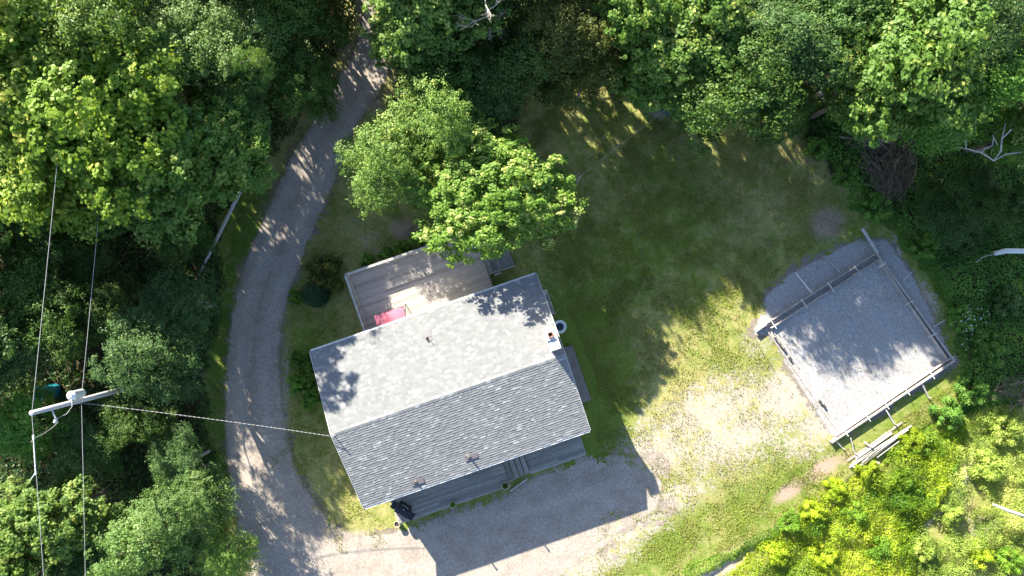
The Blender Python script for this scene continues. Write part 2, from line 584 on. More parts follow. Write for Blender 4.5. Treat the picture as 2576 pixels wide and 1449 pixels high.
BARE = [(1790, 1030, 270, 110, -22, .66), (1840, 1100, 280, 120, -20, .66), (1660, 1130, 150, 100, 0, .64), (1970, 1000, 110, 90, 10, .80), (2050, 1070, 70, 60, 0, .74),
                          (1560, 1340, 200, 70, -25, .66), (1480, 1420, 180, 60, -20, .68), (1700, 1250, 150, 60, -20, .6),
                          (2000, 1120, 120, 60, 0, .6), (2040, 1060, 70, 60, 0, .6), (1900, 870, 60, 60, 0, .5), (1620, 1060, 40, 60, 0, .5),
                          (2350, 1250, 60, 110, 20, .62), (2480, 1330, 70, 40, 0, .6), (1800, 1440, 90, 25, -25, .75), (2440, 1170, 40, 100, 30, .6),
                          (2080, 560, 60, 60, 0, .55), (2250, 640, 30, 60, 0, .7), (2340, 760, 30, 90, -25, .6),
                          (715, 1000, 25, 300, 0, .55), (760, 1240, 50, 60, 40, .5), (910, 1345, 120, 18, 0, .6), (840, 430, 20, 90, 20, .5),
                          (930, 600, 60, 60, 0, .45), (880, 560, 60, 30, 0, .35)]


def make_ground():
    xs = axis(-34, 34, 0.13, 900); ys = axis(-20, 20, 0.13, 900)
    X, Y = np.meshgrid(xs, ys)
    x = X.ravel(); y = Y.ravel()
    z = ground_z(x, y)
    nx, ny = len(xs), len(ys)
    idx = np.arange(nx * ny).reshape(ny, nx)
    Fq = np.stack([idx[:-1, :-1], idx[:-1, 1:], idx[1:, 1:], idx[1:, :-1]], -1).reshape(-1, 4)
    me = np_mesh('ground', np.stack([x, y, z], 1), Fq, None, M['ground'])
    px, py = px_of(x, y)
    bare = blobs(px, py, BARE)
    green = 0.35 + 0.6 * fbm(x, y, 5.0, 21, 3) - 0.3
    green = green + blobs(px, py, [(1480, 1000, 110, 260, 0, .7), (1750, 780, 90, 70, 20, .25), (1850, 900, 120, 60, 0, .35), (1650, 1380, 200, 60, -25, .45),
                                   (1960, 1120, 60, 40, 0, .5), (2040, 1180, 120, 40, -30, .5), (600, 800, 60, 500, 0, .5), (780, 900, 80, 260, 0, .35),
                                   (1600, 550, 350, 250, 0, .22), (2300, 800, 200, 400, 0, .5), (1900, 1280, 120, 50, -25, .4)])
    soil = blobs(px, py, [(1985, 1235, 60, 26, -35, .85), (2070, 1180, 70, 30, -35, .8), (2130, 1150, 50, 25, -30, .6), (1020, 580, 60, 40, 20, .75),
                          (960, 640, 70, 40, 20, .5), (2080, 560, 55, 50, 0, .85), (1830, 1200, 40, 25, 0, .4), (1700, 1110, 80, 30, 0, .3), (945, 250, 30, 90, 0, .6),
                          (870, 120, 30, 60, 0, .6), (2320, 740, 24, 120, -25, .55), (2230, 1320, 40, 40, 0, .5)])
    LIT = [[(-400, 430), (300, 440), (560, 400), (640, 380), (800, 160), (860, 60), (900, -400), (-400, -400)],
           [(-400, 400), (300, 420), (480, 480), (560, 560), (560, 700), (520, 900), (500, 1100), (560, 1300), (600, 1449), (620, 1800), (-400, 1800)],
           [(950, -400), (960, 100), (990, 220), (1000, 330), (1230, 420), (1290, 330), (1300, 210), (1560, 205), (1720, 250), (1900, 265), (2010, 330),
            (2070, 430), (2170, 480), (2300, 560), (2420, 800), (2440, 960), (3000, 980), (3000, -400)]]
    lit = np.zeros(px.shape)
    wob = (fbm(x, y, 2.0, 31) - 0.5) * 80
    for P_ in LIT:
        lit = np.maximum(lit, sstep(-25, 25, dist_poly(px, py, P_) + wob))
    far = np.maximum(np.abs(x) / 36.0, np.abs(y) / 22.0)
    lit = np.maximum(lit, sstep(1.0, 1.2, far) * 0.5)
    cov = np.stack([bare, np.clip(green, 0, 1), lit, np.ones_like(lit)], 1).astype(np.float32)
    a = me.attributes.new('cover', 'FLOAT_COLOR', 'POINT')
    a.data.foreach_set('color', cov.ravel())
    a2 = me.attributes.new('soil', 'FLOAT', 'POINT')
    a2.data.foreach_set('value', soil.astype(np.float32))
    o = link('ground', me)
    tag(o, kind='structure')


make_ground()


def ragged_sheet(name, poly, step, lift, mat, seed, edge=18, track=None):
    P_ = np.array(poly, float)
    k = CAM_H / F
    x0, x1 = (P_[:, 0].min() - 1288) * k - 1, (P_[:, 0].max() - 1288) * k + 1
    y0, y1 = -(P_[:, 1].max() - 724.5) * k - 1, -(P_[:, 1].min() - 724.5) * k + 1
    xs = np.arange(x0, x1, step); ys = np.arange(y0, y1, step)
    X, Y = np.meshgrid(xs, ys)
    cx, cy = X[:-1, :-1] + step / 2, Y[:-1, :-1] + step / 2
    px, py = px_of(cx, cy)
    d = dist_poly(px, py, poly)
    wide = 1 + 3.2 * sstep(1400, 1560, px) * sstep(1050, 1150, py) * (name == 'gravel_drive')
    d = d + (fbm(cx, cy, 1.2, seed) - 0.5) * edge * 2.6 * wide + (fbm(cx, cy, .35, seed + 7, 2) - .5) * edge * 1.5 * wide + (np.random.default_rng(seed).random(cx.shape) - 0.5) * edge * 0.9
    keep = d > 0
    ny, nx = X.shape
    idx = np.arange(nx * ny).reshape(ny, nx)
    Fq = np.stack([idx[:-1, :-1], idx[:-1, 1:], idx[1:, 1:], idx[1:, :-1]], -1)[keep]
    used, inv = np.unique(Fq.ravel(), return_inverse=True)
    x = X.ravel()[used]; y = Y.ravel()[used]
    z = ground_z(x, y) + lift
    me = np_mesh(name, np.stack([x, y, z], 1), inv.reshape(-1, 4), None, mat)
    t = np.zeros(len(x))
    if track:
        qx, qy = px_of(x, y)
        dl = dist_line(qx, qy, track)
        t = np.exp(-((dl - 32) / 12.0) ** 2) * (qy < 1300) * (0.6 + 0.8 * (fbm(x, y, 2.5, 77) - 0.3))
    a = me.attributes.new('track', 'FLOAT', 'POINT')
    a.data.foreach_set('value', np.clip(t, 0, 1).astype(np.float32))
    qx, qy = px_of(x, y)
    dp = dist_poly(qx, qy, poly)
    e = np.exp(-np.maximum(dp, 0) / 9.0)
    if track:
        dl = dist_line(qx, qy, track)
        e = np.maximum(e, .42 * np.exp(-(dl / 14.0) ** 2) * (qy < 1250))
        e = np.where((qx > 1000) & (qy > 1100), e * .5, e)
    a = me.attributes.new('edge', 'FLOAT', 'POINT')
    a.data.foreach_set('value', np.clip(e, 0, 1).astype(np.float32))
    o = link(name, me)
    tag(o, kind='structure')
    return o


ragged_sheet('gravel_drive', DRIVE, 0.085, 0.012, M['drive'], 41, 16, CENTER)
ragged_sheet('gravel_pad', PAD, 0.085, 0.012, M['pad'], 47, 14)


# ------------------------------------------------------------------ house
YAW = R(19.0)
HC = W(1132.25, 983.25, 3.6)
HC.z = 0
HL, HW, ZE, ZR = 13.40, 9.24, 3.6, 4.90      # roof length, roof width, eave and ridge height


def L2(px, py, z):
    """house-local (u,v,z) of a seen point"""
    d = W(px, py, z) - HC
    c, s = math.cos(YAW), math.sin(YAW)
    return Vector((d.x * c + d.y * s, -d.x * s + d.y * c, z))


house = tag(empty('house', HC, YAW), 'single storey house with light grey shingled gable roof in the clearing', 'house')
b = MB()
wl, ww = HL - 0.7, HW - 0.9
b.box((0, 0, 1.80), (wl, ww, 3.40))
wall = b.build('wall', M['siding'], house)
b = MB()
b.box((0, 0, 0.05), (wl + 0.06, ww + 0.06, 0.3))
b.build('foundation', M['concrete'], house)
for sx in (-1, 1):
    b = MB()
    x0, x1 = sx * (wl / 2 - 0.12), sx * wl / 2
    zr = ZR - 0.22 - 0.01
    b.add([(x0, -ww / 2, 3.5), (x0, ww / 2, 3.5), (x0, 0, zr), (x1, -ww / 2, 3.5), (x1, ww / 2, 3.5), (x1, 0, zr)],
          [(0, 1, 2), (3, 5, 4), (0, 3, 4, 1), (1, 4, 5, 2), (2, 5, 3, 0)])
    b.build('gable', M['siding'], house)
for (x, w_) in ((-4.6, 1.2), (-1.8, 1.5), (4.2, 1.4)):
    b = MB(); b.box((x, -ww / 2 - 0.02, 2.1), (w_ + 0.16, 0.06, 1.16)); f_ = b.build('window', M['white'], house)
    b = MB(); b.box((x, -ww / 2 - 0.055, 2.1), (w_, 0.02, 1.0)); b.build('pane', M['glass'], f_)
for (x, w_) in ((4.6, 1.0), (-4.4, 1.2)):
    b = MB(); b.box((x, ww / 2 + 0.02, 2.1), (w_ + 0.16, 0.06, 1.16)); f_ = b.build('window', M['white'], house)
    b = MB(); b.box((x, ww / 2 + 0.055, 2.1), (w_, 0.02, 1.0)); b.build('pane', M['glass'], f_)
for (x, sy) in ((0.9, -1), (0.2, 1)):
    b = MB(); b.box((x, sy * (ww / 2 + 0.03), 1.98), (0.95, 0.06, 2.05)); d_ = b.build('door', M['white'], house)
    b = MB(); b.box((x + 0.36, sy * (ww / 2 + 0.09), 1.9), (0.05, 0.06, 0.05)); b.build('handle', M['chrome'], d_)

# roof: a solid slab with fascia, shingle courses laid on it
slope = math.atan2(ZR - ZE, HW / 2)
Ls = math.hypot(ZR - ZE, HW / 2)
b = MB()
th = 0.16
hl, hw = HL / 2 - 0.02, HW / 2 - 0.02
b.add([(-hl, -hw, ZE - th), (-hl, -hw, ZE - .02), (-hl, 0, ZR - .02), (-hl, hw, ZE - .02), (-hl, hw, ZE - th), (-hl, 0, ZR - th),
       (hl, -hw, ZE - th), (hl, -hw, ZE - .02), (hl, 0, ZR - .02), (hl, hw, ZE - .02), (hl, hw, ZE - th), (hl, 0, ZR - th)],
      [(0, 5, 2, 1), (5, 4, 3, 2), (6, 7, 8, 11), (11, 8, 9, 10), (0, 1, 7, 6), (1, 2, 8, 7), (2, 3, 9, 8), (3, 4, 10, 9), (4, 5, 11, 10), (5, 0, 6, 11)])
roof = b.build('roof', M['white'], house)
for sgn, nm in ((1, 'shingles'), (-1, 'shingles')):
    b = MB()
    nC = 34
    ex = Ls / nC
    cu, sv = math.cos(slope), math.sin(slope)
    for i in range(nC):
        x = -HL / 2 - random.random() * 0.0
        while x < HL / 2 - 1e-4:
            w_ = random.choice((0.12, 0.16, 0.2, 0.26, 0.3))
            x2 = min(x + w_, HL / 2)
            if HL / 2 - x2 < 0.08: x2 = HL / 2
            butt = random.choice((0.018, 0.022, 0.024, 0.028))
            s0 = ex * i                      # distance up from the eave, butt end
            s1 = ex * (i + 1) + 0.02
            def pt(xx, s, n):
                yy = HW / 2 - s * cu
                zz = ZE + s * sv
                return (xx, sgn * (yy + n * sv), zz + n * cu)
            s1 = min(s1, Ls)
            vs = [pt(x, s0, -0.012), pt(x2, s0, -0.012), pt(x2, s1, -0.012), pt(x, s1, -0.012),
                  pt(x, s0, butt), pt(x2, s0, butt), pt(x2, s1, 0.001), pt(x, s1, 0.001)]
            t = random.random() ** 0.9
            fs = [(4, 5, 6, 7), (0, 1, 5, 4), (1, 2, 6, 5), (3, 0, 4, 7)]
            if sgn > 0: fs = [f[::-1] for f in fs]
            b.add(vs, fs, t * 0.78 if random.random() < 0.90 else 0.84 + 0.1 * random.random())
            x = x2
    b.build('shingles', M['shingle'], roof)
b = MB()
x = -HL / 2
while x < HL / 2 - 0.05:
    x2 = min(x + 0.24, HL / 2)
    z0 = ZR + 0.018; w_ = 0.15
    for sgn in (1, -1):
        dz = w_ * math.tan(slope)
        b.add([(x, 0, z0 + .012), (x2, 0, z0), (x2, sgn * w_, z0 - dz), (x, sgn * w_, z0 - dz + .012)], [(0, 1, 2, 3) if sgn < 0 else (3, 2, 1, 0)], random.random())
        b.add([(x, 0, z0 + .012), (x, sgn * w_, z0 - dz + .012), (x, sgn * w_, z0 - dz - .01), (x, 0, z0 - .01)], [(0, 1, 2, 3)], 0.3)
    x = x2
b.build('ridge_cap', M['shingle'], roof)
for s in (-1, 1):        # drip edge along the rakes
    b = MB()
    for sg in (-1, 1):
        a_ = Vector((s * (HL / 2 + 0.012), sg * (HW / 2 + .01), ZE - 0.03)); c_ = Vector((s * (HL / 2 + 0.012), 0, ZR - 0.03))
        b.bar(a_, c_, 0.02, 0.13, 0.5)
    b.build('rake_board', M['white'], roof)


def roof_z(v):
    return ZR - abs(v) * math.tan(slope)


for sg in (-1, 1):
    b = MB(); b.box((0, sg * (HW / 2 + .05), ZE - .07), (HL - .1, .10, .10)); b.build('gutter', M['white'], roof)

# chimney
ch = L2(1387.6, 851.5, 6.05)
cu_, cv_ = ch.x, ch.y
b = MB()
b.box((cu_, cv_, 3.0), (0.54, 1.08, 6.0))
chim = b.build('chimney', M['stucco'], house)
b = MB()
b.box((cu_, cv_ + 0.25, 6.04), (0.66, 0.62, 0.10))
b.box((cu_, cv_ + 0.54, 6.035), (0.60, 0.05, 0.10))
b.box((cu_ - .29, cv_ - .33, 6.04), (0.06, 0.54, 0.10)); b.box((cu_ + .29, cv_ - .33, 6.04), (0.06, 0.54, 0.10)); b.box((cu_, cv_ - .60, 6.04), (0.64, 0.06, 0.10))
b.build('crown', M['crown'], chim)
b = MB(); b.box((cu_, cv_ - .31, 6.012), (0.5, 0.5, 0.03)); b.build('cover_plate', M['metal'], chim)
b = MB()
for (dx, dy, sx, sy) in ((-.12, 0, .04, .28), (.12, 0, .04, .28), (0, .12, .2, .04), (0, -.12, .2, .04)):
    b.box((cu_ + dx, cv_ + 0.22 + dy, 6.13), (sx, sy, 0.12), 0, 0.5)
fl = b.build('flue', M['terracotta'], chim)
b = MB(); b.box((cu_, cv_ + 0.22, 6.10), (0.2, 0.2, 0.02)); b.build('flue_opening', M['flue_dark'], fl)  # flat dark plate in the flue; the hole's shade is put into its colour
b = MB()
zc = roof_z(cv_)
b.box((cu_, cv_, zc + 0.03), (0.74, 1.30, 0.05), rx=-slope)
b.build('flashing', M['flashing'], chim)


def vent(px, py, h, side, stain):
    q = L2(px, py, 4.3)
    q = L2(px, py, roof_z(q.y))
    z = roof_z(q.y)
    b = MB(); b.lathe((q.x, q.y, z - .05), [(0.045, 0), (0.045, h), (0.03, h)], 10)
    v_ = b.build('vent_pipe', M['rust'], house)
    b = MB()
    b.box((q.x + .08, q.y - .03, z + 0.042), (0.74 if stain else .3, 0.34, 0.012), rx=-slope * side)
    b.lathe((q.x, q.y, z), [(0.11, 0), (0.06, 0.13)], 10)
    b.build('flashing', M['flashing'], v_)
    if stain:
        b = MB(); b.lathe((q.x, q.y, z + h - .06), [(0.045, 0), (0.075, 0.03), (0.075, 0.06), (0.02, 0.09)], 12)
        b.build('cap', M['rust'], v_)


vent(1181, 1149, 0.50, -1, True)
vent(1046, 1212, 0.42, -1, True)
vent(1074, 851, 0.28, 1, False)
# thin aerial beside the upper vent
q = L2(1074, 849, 4.6)
b = MB()
zz = roof_z(q.y)
b.tube([(q.x, q.y, zz), (q.x, q.y, zz + .5)], 0.012, 6)
b.tube([(q.x - .28, q.y + .05, zz + .48), (q.x + .26, q.y - .02, zz + .48)], 0.010, 6)
b.tube([(q.x, q.y - .1, zz + .46), (q.x, q.y + .12, zz + .46)], 0.008, 6)
b.build('aerial', M['rust'], house)

# side lean-to strip along the right gable: low board walk
A = L2(1422, 868, 0.35); B = L2(1484, 1006, 0.35)
walk = tag(empty('boardwalk', HC, YAW), 'narrow grey concrete landing along the right gable wall', 'landing')
b = MB()
x0, x1 = wl / 2 + .02, L2(1484, 1006, 0.35).x
y0, y1 = L2(1470, 1012, .35).y, L2(1440, 868, .35).y
x1 = L2(1440, 868, .35).x
b.box(((x0 + x1) / 2, (y0 + y1) / 2, 0.14), (x1 - x0, y1 - y0, 0.42))
b.build('slab', M['old_slab'], walk)


# back deck -------------------------------------------------------
DZ = 1.05
dk = tag(empty('back_deck', HC, YAW), 'raised weathered wooden deck with railings behind the house', 'deck')
c0 = L2(867, 691, DZ + 1.0)                         # outer left corner seen at rail height
uL, vT = c0.x, c0.y
uR = L2(1236, 715, DZ).x
vB = ww / 2 + 0.02
b = MB()
y = vB + 0.07
k = 0
while y < vT:
    # boards run along the house, butt-jointed in places
    cuts = [uL, uL + random.uniform(1.5, 3.3), uL + random.uniform(4.2, 6.0), uR]
    for a_, c_ in zip(cuts[:-1], cuts[1:]):
        b.box(((a_ + c_) / 2, y, DZ - 0.02 + random.uniform(-.002, .002)), (c_ - a_ - .008, 0.136, 0.04), 0)
    y += 0.145
b.build('deck_boards', M['deck'], dk)
b = MB()
b.box(((uL + uR) / 2, vT + .04, DZ - .17), (uR - uL + .1, .045, .24)); b.box((uL - .045, (vT + vB) / 2, DZ - .17), (.045, vT - vB + .04, .24)); b.box((uR + .03, (vT + vB) / 2, DZ - .17), (.045, vT - vB + .04, .24))
b.build('rim_joist', M['rail'], dk)
for x in np.linspace(uL + .1, uR - .1, 5):
    for y in (vT - .1, (vT + vB) / 2):
        b = MB(); b.box((x, y, (DZ - .3) / 2 - .1), (.14, .14, DZ - .1)); b.build('post', M['rail'], dk)


def railing(ax, ay, bx, by, z):
    A_, B_ = Vector((ax, ay, z)), Vector((bx, by, z))
    L_ = (B_ - A_).length
    d = (B_ - A_) / L_
    r_ = MB()
    r_.bar(A_ + Vector((0, 0, 1.0)), B_ + Vector((0, 0, 1.0)), .14, .04)
    r_.bar(A_ + Vector((0, 0, .90)), B_ + Vector((0, 0, .90)), .04, .09)
    r_.bar(A_ + Vector((0, 0, .10)), B_ + Vector((0, 0, .10)), .04, .09)
    ro = r_.build('railing', M['rail'], dk)
    s = 0.07
    q_ = MB()
    while s < L_ - .03:
        c_ = A_ + d * s
        q_.box((c_.x, c_.y, z + .5), (.042, .042, .72), math.atan2(d.y, d.x))
        s += 0.135
    q_.build('balusters', M['rail'], ro)
    n_ = max(1, round(L_ / 1.8))
    for i in range(n_ + 1):
        c_ = A_ + d * (L_ * i / n_)
        p_ = MB(); p_.box((c_.x, c_.y, z + .48), (.09, .09, 1.0), math.atan2(d.y, d.x))
        p_.build('post', M['rail'], ro)


railing(uL + .03, vT - .02, uL + .03, vB + .25, DZ)
railing(uL + .03, vT - .02, uR - .02, vT - .02, DZ)

# stairs going down to the right
sa = L2(1222, 622, DZ); sb = L2(1240, 686, DZ)
v1, v0 = sa.y, sb.y
st = tag(empty('back_stairs', HC, YAW), 'dark wooden stairs with six treads down from the back deck', 'stairs')
b_l = []
n = 6
for i in range(n):
    z = DZ - (i + 1) * DZ / (n + 1)
    x = uR + .06 + .27 * i + .135
    b = MB()
    b.box((x - .07, (v0 + v1) / 2, z), (.125, v1 - v0 - .1, .04)); b.box((x + .065, (v0 + v1) / 2, z), (.125, v1 - v0 - .1, .04))
    b.build('tread', M['tread'], st)
for y in (v0, v1):
    b = MB()
    b.bar((uR + .06, y, DZ - .12), (uR + .06 + .27 * n, y, .02), .045, .28)
    b.build('stringer', M['tread'], st)
b = MB()
b.bar((uR + .1, v0 - .02, DZ + .75), (uR + .05 + .27 * n, v0 - .02, .62), .09, .04)
b.box((uR + .1, v0 - .02, DZ + .3), (.08, .08, .9)); b.box((uR + .05 + .27 * n, v0 - .02, .25), (.08, .08, .75))
b.build('handrail', M['tread'], st)
pb = L2(1252, 689, .6)
t_ = tag(empty('white_plank', W(1252, 689, .55), YAW + .05), 'short white plank beneath the back stairs', 'plank')
b = MB(); b.box((0, 0, 0), (.42, .07, .03)); b.box((0, -.02, -.28), (.05, .05, .54)); b.build('board', M['white'], t_)

# front deck -------------------------------------------------------
fd = tag(empty('front_deck', HC, YAW), 'long narrow grey wooden porch deck along the front of the house', 'deck')
FZ = 0.85
f0 = L2(1030, 1311, FZ); f1 = L2(1272, 1222, FZ)
fuL = L2(985, 1262, FZ).x
fv = (f0.y + f1.y) / 2
fuM = L2(1266, 1170, FZ).x
FB = -ww / 2 - .02


def planks(u0, u1, v0_, v1_, z, mat, name, parent, w=.14, cuts=2):
    b = MB()
    y = v0_ + w / 2
    while y < v1_ - .03:
        cs = sorted([u0, u1] + [random.uniform(u0 + .6, u1 - .6) for _ in range(cuts if u1 - u0 > 3 else 0)])
        for a_, c_ in zip(cs[:-1], cs[1:]):
            b.box(((a_ + c_) / 2, y, z - .02 + random.uniform(-.003, .003)), (max(.1, c_ - a_ - .008), w - .011, .04), 0)
        y += w
    return b.build(name, mat, parent)


planks(fuL, fuM, fv, FB, FZ, M['deck_dark'], 'deck_boards', fd)
b = MB(); b.box(((fuL + fuM) / 2, fv - .03, FZ - .16), (fuM - fuL, .045, .24)); b.box((fuL - .03, (fv + FB) / 2, FZ - .16), (.045, FB - fv, .24)); b.build('rim_joist', M['rail'], fd)
for x in np.linspace(fuL + .1, fuM - .1, 4):
    b = MB(); b.box((x, fv + .1, FZ / 2 - .15), (.12, .12, FZ - .1)); b.build('post', M['rail'], fd)
fw = tag(empty('low_boardwalk', HC, YAW), 'low grey plank walkway at the right end of the porch', 'deck')
g1 = L2(1473, 1143, .25)
fuS = L2(1327, 1170, .25).x
planks(fuS, g1.x, g1.y, FB, .25, M['deck_dark'], 'deck_boards', fw)
b = MB(); b.box(((fuS + g1.x) / 2, g1.y - .03, .12), (g1.x - fuS, .045, .2)); b.box((g1.x + .03, (g1.y + FB) / 2, .12), (.045, FB - g1.y, .2)); b.build('rim_joist', M['rail'], fw)
fs_ = tag(empty('porch_steps', HC, YAW), 'four grey wooden steps between the porch and low walkway', 'stairs')
nst = 4
sw = (fuS - fuM) / nst
for i in range(nst):
    z = FZ - (i + 1) * (FZ - .25) / (nst + 1)
    b = MB(); b.box((fuM + sw * (i + .5), (fv + .25 + FB) / 2, z), (sw - .05, FB - fv - .3, .04)); b.build('tread', M['deck_dark'], fs_)
for y in (fv + .22, FB - .1):
    b = MB(); b.bar((fuM, y, FZ - .12), (fuS, y, .15), .04, .16); b.build('stringer', M['tread'], fs_)
b = MB()
e0 = L2(1283, 1236, .12); e1 = L2(1326, 1204, .12)
ed = tag(empty('timber_edging', HC, YAW), 'mossy timber edging at the foot of the porch steps', 'edging')
b.bar(e0, e1, .09, .14); b.build('timber', M['rail'], ed)

# ------------------------------------------------------------------ leaves
def leaf_quads(C, Nn, size, aspect, rg, jitter=0.3):
    """one diamond leaf per centre"""
    n = len(C)
    rv = rg.normal(size=(n, 3))
    T = np.cross(Nn, rv); T /= np.linalg.norm(T, axis=1, keepdims=True) + 1e-9
    B = np.cross(Nn, T)
    s = size * (1 + jitter * (rg.random(n) * 2 - 1))
    s = s[:, None]
    V = np.stack([C - T * s, C - B * s * aspect + Nn * s * .12, C + T * s, C + B * s * aspect + Nn * s * .12], 1).reshape(-1, 3)
    Fq = np.arange(n * 4).reshape(-1, 4)
    return V, Fq


def unit(v):
    return v / (np.linalg.norm(v, axis=1, keepdims=True) + 1e-9)


def crown_mesh(name, Rc, Hc, zc, nclump, nleaf, size, aspect, seed, mat, clump_r=0.45, lobes=7, flat=0.7, star=False, spread=1.0, up=0.9, cut=.42):
    rg = np.random.default_rng(seed)
    # lobes: sub-crowns carried by the limbs
    ang = np.arange(lobes) * 2.399 + rg.random(lobes) * .9
    rad = Rc * 0.72 * np.sqrt((np.arange(lobes) + .4) / lobes) * spread * (.85 + .3 * rg.random(lobes))
    LC = np.stack([np.cos(ang) * rad, np.sin(ang) * rad, zc + Hc * (.38 - .62 * (rad / Rc) ** 1.3) + Hc * (rg.random(lobes) - .5) * .55], 1)
    LR = Rc * (0.27 + 0.20 * rg.random(lobes))
    li = rg.choice(lobes, nclump, p=LR ** 2 / np.sum(LR ** 2))
    d = unit(rg.normal(size=(nclump, 3)) + np.array([0, 0, .25]))
    rr = (0.5 + 0.75 * rg.random(nclump) ** .8)
    P_ = LC[li] + d * (LR[li] * rr)[:, None] * np.array([1, 1, flat])
    # uneven outline
    k = fbm(P_[:, 0] * 1.0 + 50, P_[:, 1] + P_[:, 2] * .7 + 50, Rc * .55, seed, 3)
    P_ = P_[(k > cut) | (rg.random(nclump) < .25)]
    nclump = len(P_)
    ct = rg.random(nclump) ** 1.3
    cr = clump_r * (0.6 + .8 * rg.random(nclump))
    ci = np.repeat(np.arange(nclump), nleaf)
    n = len(ci)
    dd = unit(rg.normal(size=(n, 3)))
    rl = rg.random(n) ** .5
    st = .55 + .95 * rg.random((nclump, 3)); st[:, 2] *= .62
    C = P_[ci] + dd * (cr[ci] * rl)[:, None] * st[ci]
    out = unit(P_ - LC[rg.integers(0, lobes, nclump) * 0 + np.argmin(((P_[:, None, :] - LC[None]) ** 2).sum(-1), 1)])[ci]
    Nn = unit(dd * .6 + out * .45 + np.array([0, 0, up]) + rg.normal(size=(n, 3)) * .5)
    V, Fq = leaf_quads(C, Nn, size, aspect, rg)
    lt = rg.random(lobes)
    t = np.clip((ct * .42 + .16 * lt[li[:0] if False else np.argmin(((P_[:, None, :] - LC[None]) ** 2).sum(-1), 1)])[ci] + .25 * rg.random(n) + .28 * (dd[:, 2] * rl) + .08, 0, 1)  # random per clump and leaf, plus painted light on the clump tops
    return np_mesh(name, V, Fq, np.repeat(t, 4), mat), LC, LR


def trunk_obj(H, Rc, LC, LR, mat, parent, r0=.16, seed=1):
    rg = random.Random(seed)
    b = MB()
    top = max(c[2] for c in LC) * .88
    hub = top * .45
    lean = Vector((rg.uniform(-.2, .2), rg.uniform(-.2, .2), 0))
    b.tube([(0, 0, -.2), (0, 0, .25), lean * .5 + Vector((0, 0, hub)), lean + Vector((0, 0, top))], [r0 * 1.25, r0, r0 * .75, r0 * .2], 8)
    for c in LC:
        c = Vector(c) - Vector((0, 0, Rc * .12))
        s = lean * .5 + Vector((0, 0, hub * rg.uniform(.75, 1.15)))
        m_ = s.lerp(c, .5) + Vector((rg.uniform(-.2, .2), rg.uniform(-.2, .2), -.25))
        b.tube([s, m_, c], [r0 * .42, r0 * .3, r0 * .12], 6)
        for _ in range(3):
            e = c + Vector((rg.uniform(-1, 1), rg.uniform(-1, 1), rg.uniform(-.3, .3))) * Rc * .15
            b.tube([m_.lerp(c, .6), e], [r0 * .16, r0 * .05], 5)
    return b.build('trunk', mat, parent, smooth=True)


PROTO = {}


def make_proto(key, Rc, H, kw, bark):
    zc = H - kw['Hc'] * .55
    me, LC, LR = crown_mesh('crown', Rc, kw['Hc'], zc, kw['nclump'], kw['nleaf'], kw['size'], kw['aspect'], kw['seed'], M[kw['mat']],
                            kw.get('clump_r', .45), kw.get('lobes', 7), kw.get('flat', .7), up=kw.get('up', .9))
    PROTO[key] = dict(me=me, LC=LC, LR=LR, R=Rc, H=H, bark=bark, seed=kw['seed'], trunk=None)


# prototypes at radius 3 m, height 10 m
for i in range(4):
    make_proto('maple%d' % i, 3.0, 10.0, dict(Hc=5.0, nclump=820, nleaf=50, size=.088, aspect=.72, seed=101 + i, mat='maple', clump_r=.29, lobes=15 + i), 'bark')
for i in range(2):
    make_proto('ash%d' % i, 3.0, 10.0, dict(Hc=4.8, nclump=950, nleaf=38, size=.066, aspect=.5, seed=201 + i, mat='ash', clump_r=.36, lobes=14), 'bark_pale')
for i in range(3):
    make_proto('dark%d' % i, 3.0, 8.0, dict(Hc=5.0, nclump=950, nleaf=34, size=.072, aspect=.6, seed=301 + i, mat='dark', clump_r=.38, lobes=14 + i), 'bark')
for i in range(2):
    make_proto('birch%d' % i, 3.0, 9.0, dict(Hc=5.0, nclump=1050, nleaf=34, size=.060, aspect=.6, seed=401 + i, mat='birch', clump_r=.32, lobes=14), 'bark_pale')


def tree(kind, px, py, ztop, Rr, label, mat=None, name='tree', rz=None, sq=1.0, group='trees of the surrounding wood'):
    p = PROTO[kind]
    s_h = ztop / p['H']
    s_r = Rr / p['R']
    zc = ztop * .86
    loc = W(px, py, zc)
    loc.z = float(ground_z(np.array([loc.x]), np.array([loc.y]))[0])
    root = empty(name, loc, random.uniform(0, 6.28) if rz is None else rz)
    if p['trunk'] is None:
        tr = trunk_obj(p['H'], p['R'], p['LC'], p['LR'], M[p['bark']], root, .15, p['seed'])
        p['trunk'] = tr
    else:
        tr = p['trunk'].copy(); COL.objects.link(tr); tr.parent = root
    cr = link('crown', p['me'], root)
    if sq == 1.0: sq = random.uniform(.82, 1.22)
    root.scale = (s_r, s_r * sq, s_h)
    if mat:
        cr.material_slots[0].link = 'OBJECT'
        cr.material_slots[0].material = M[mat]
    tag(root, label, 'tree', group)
    return root


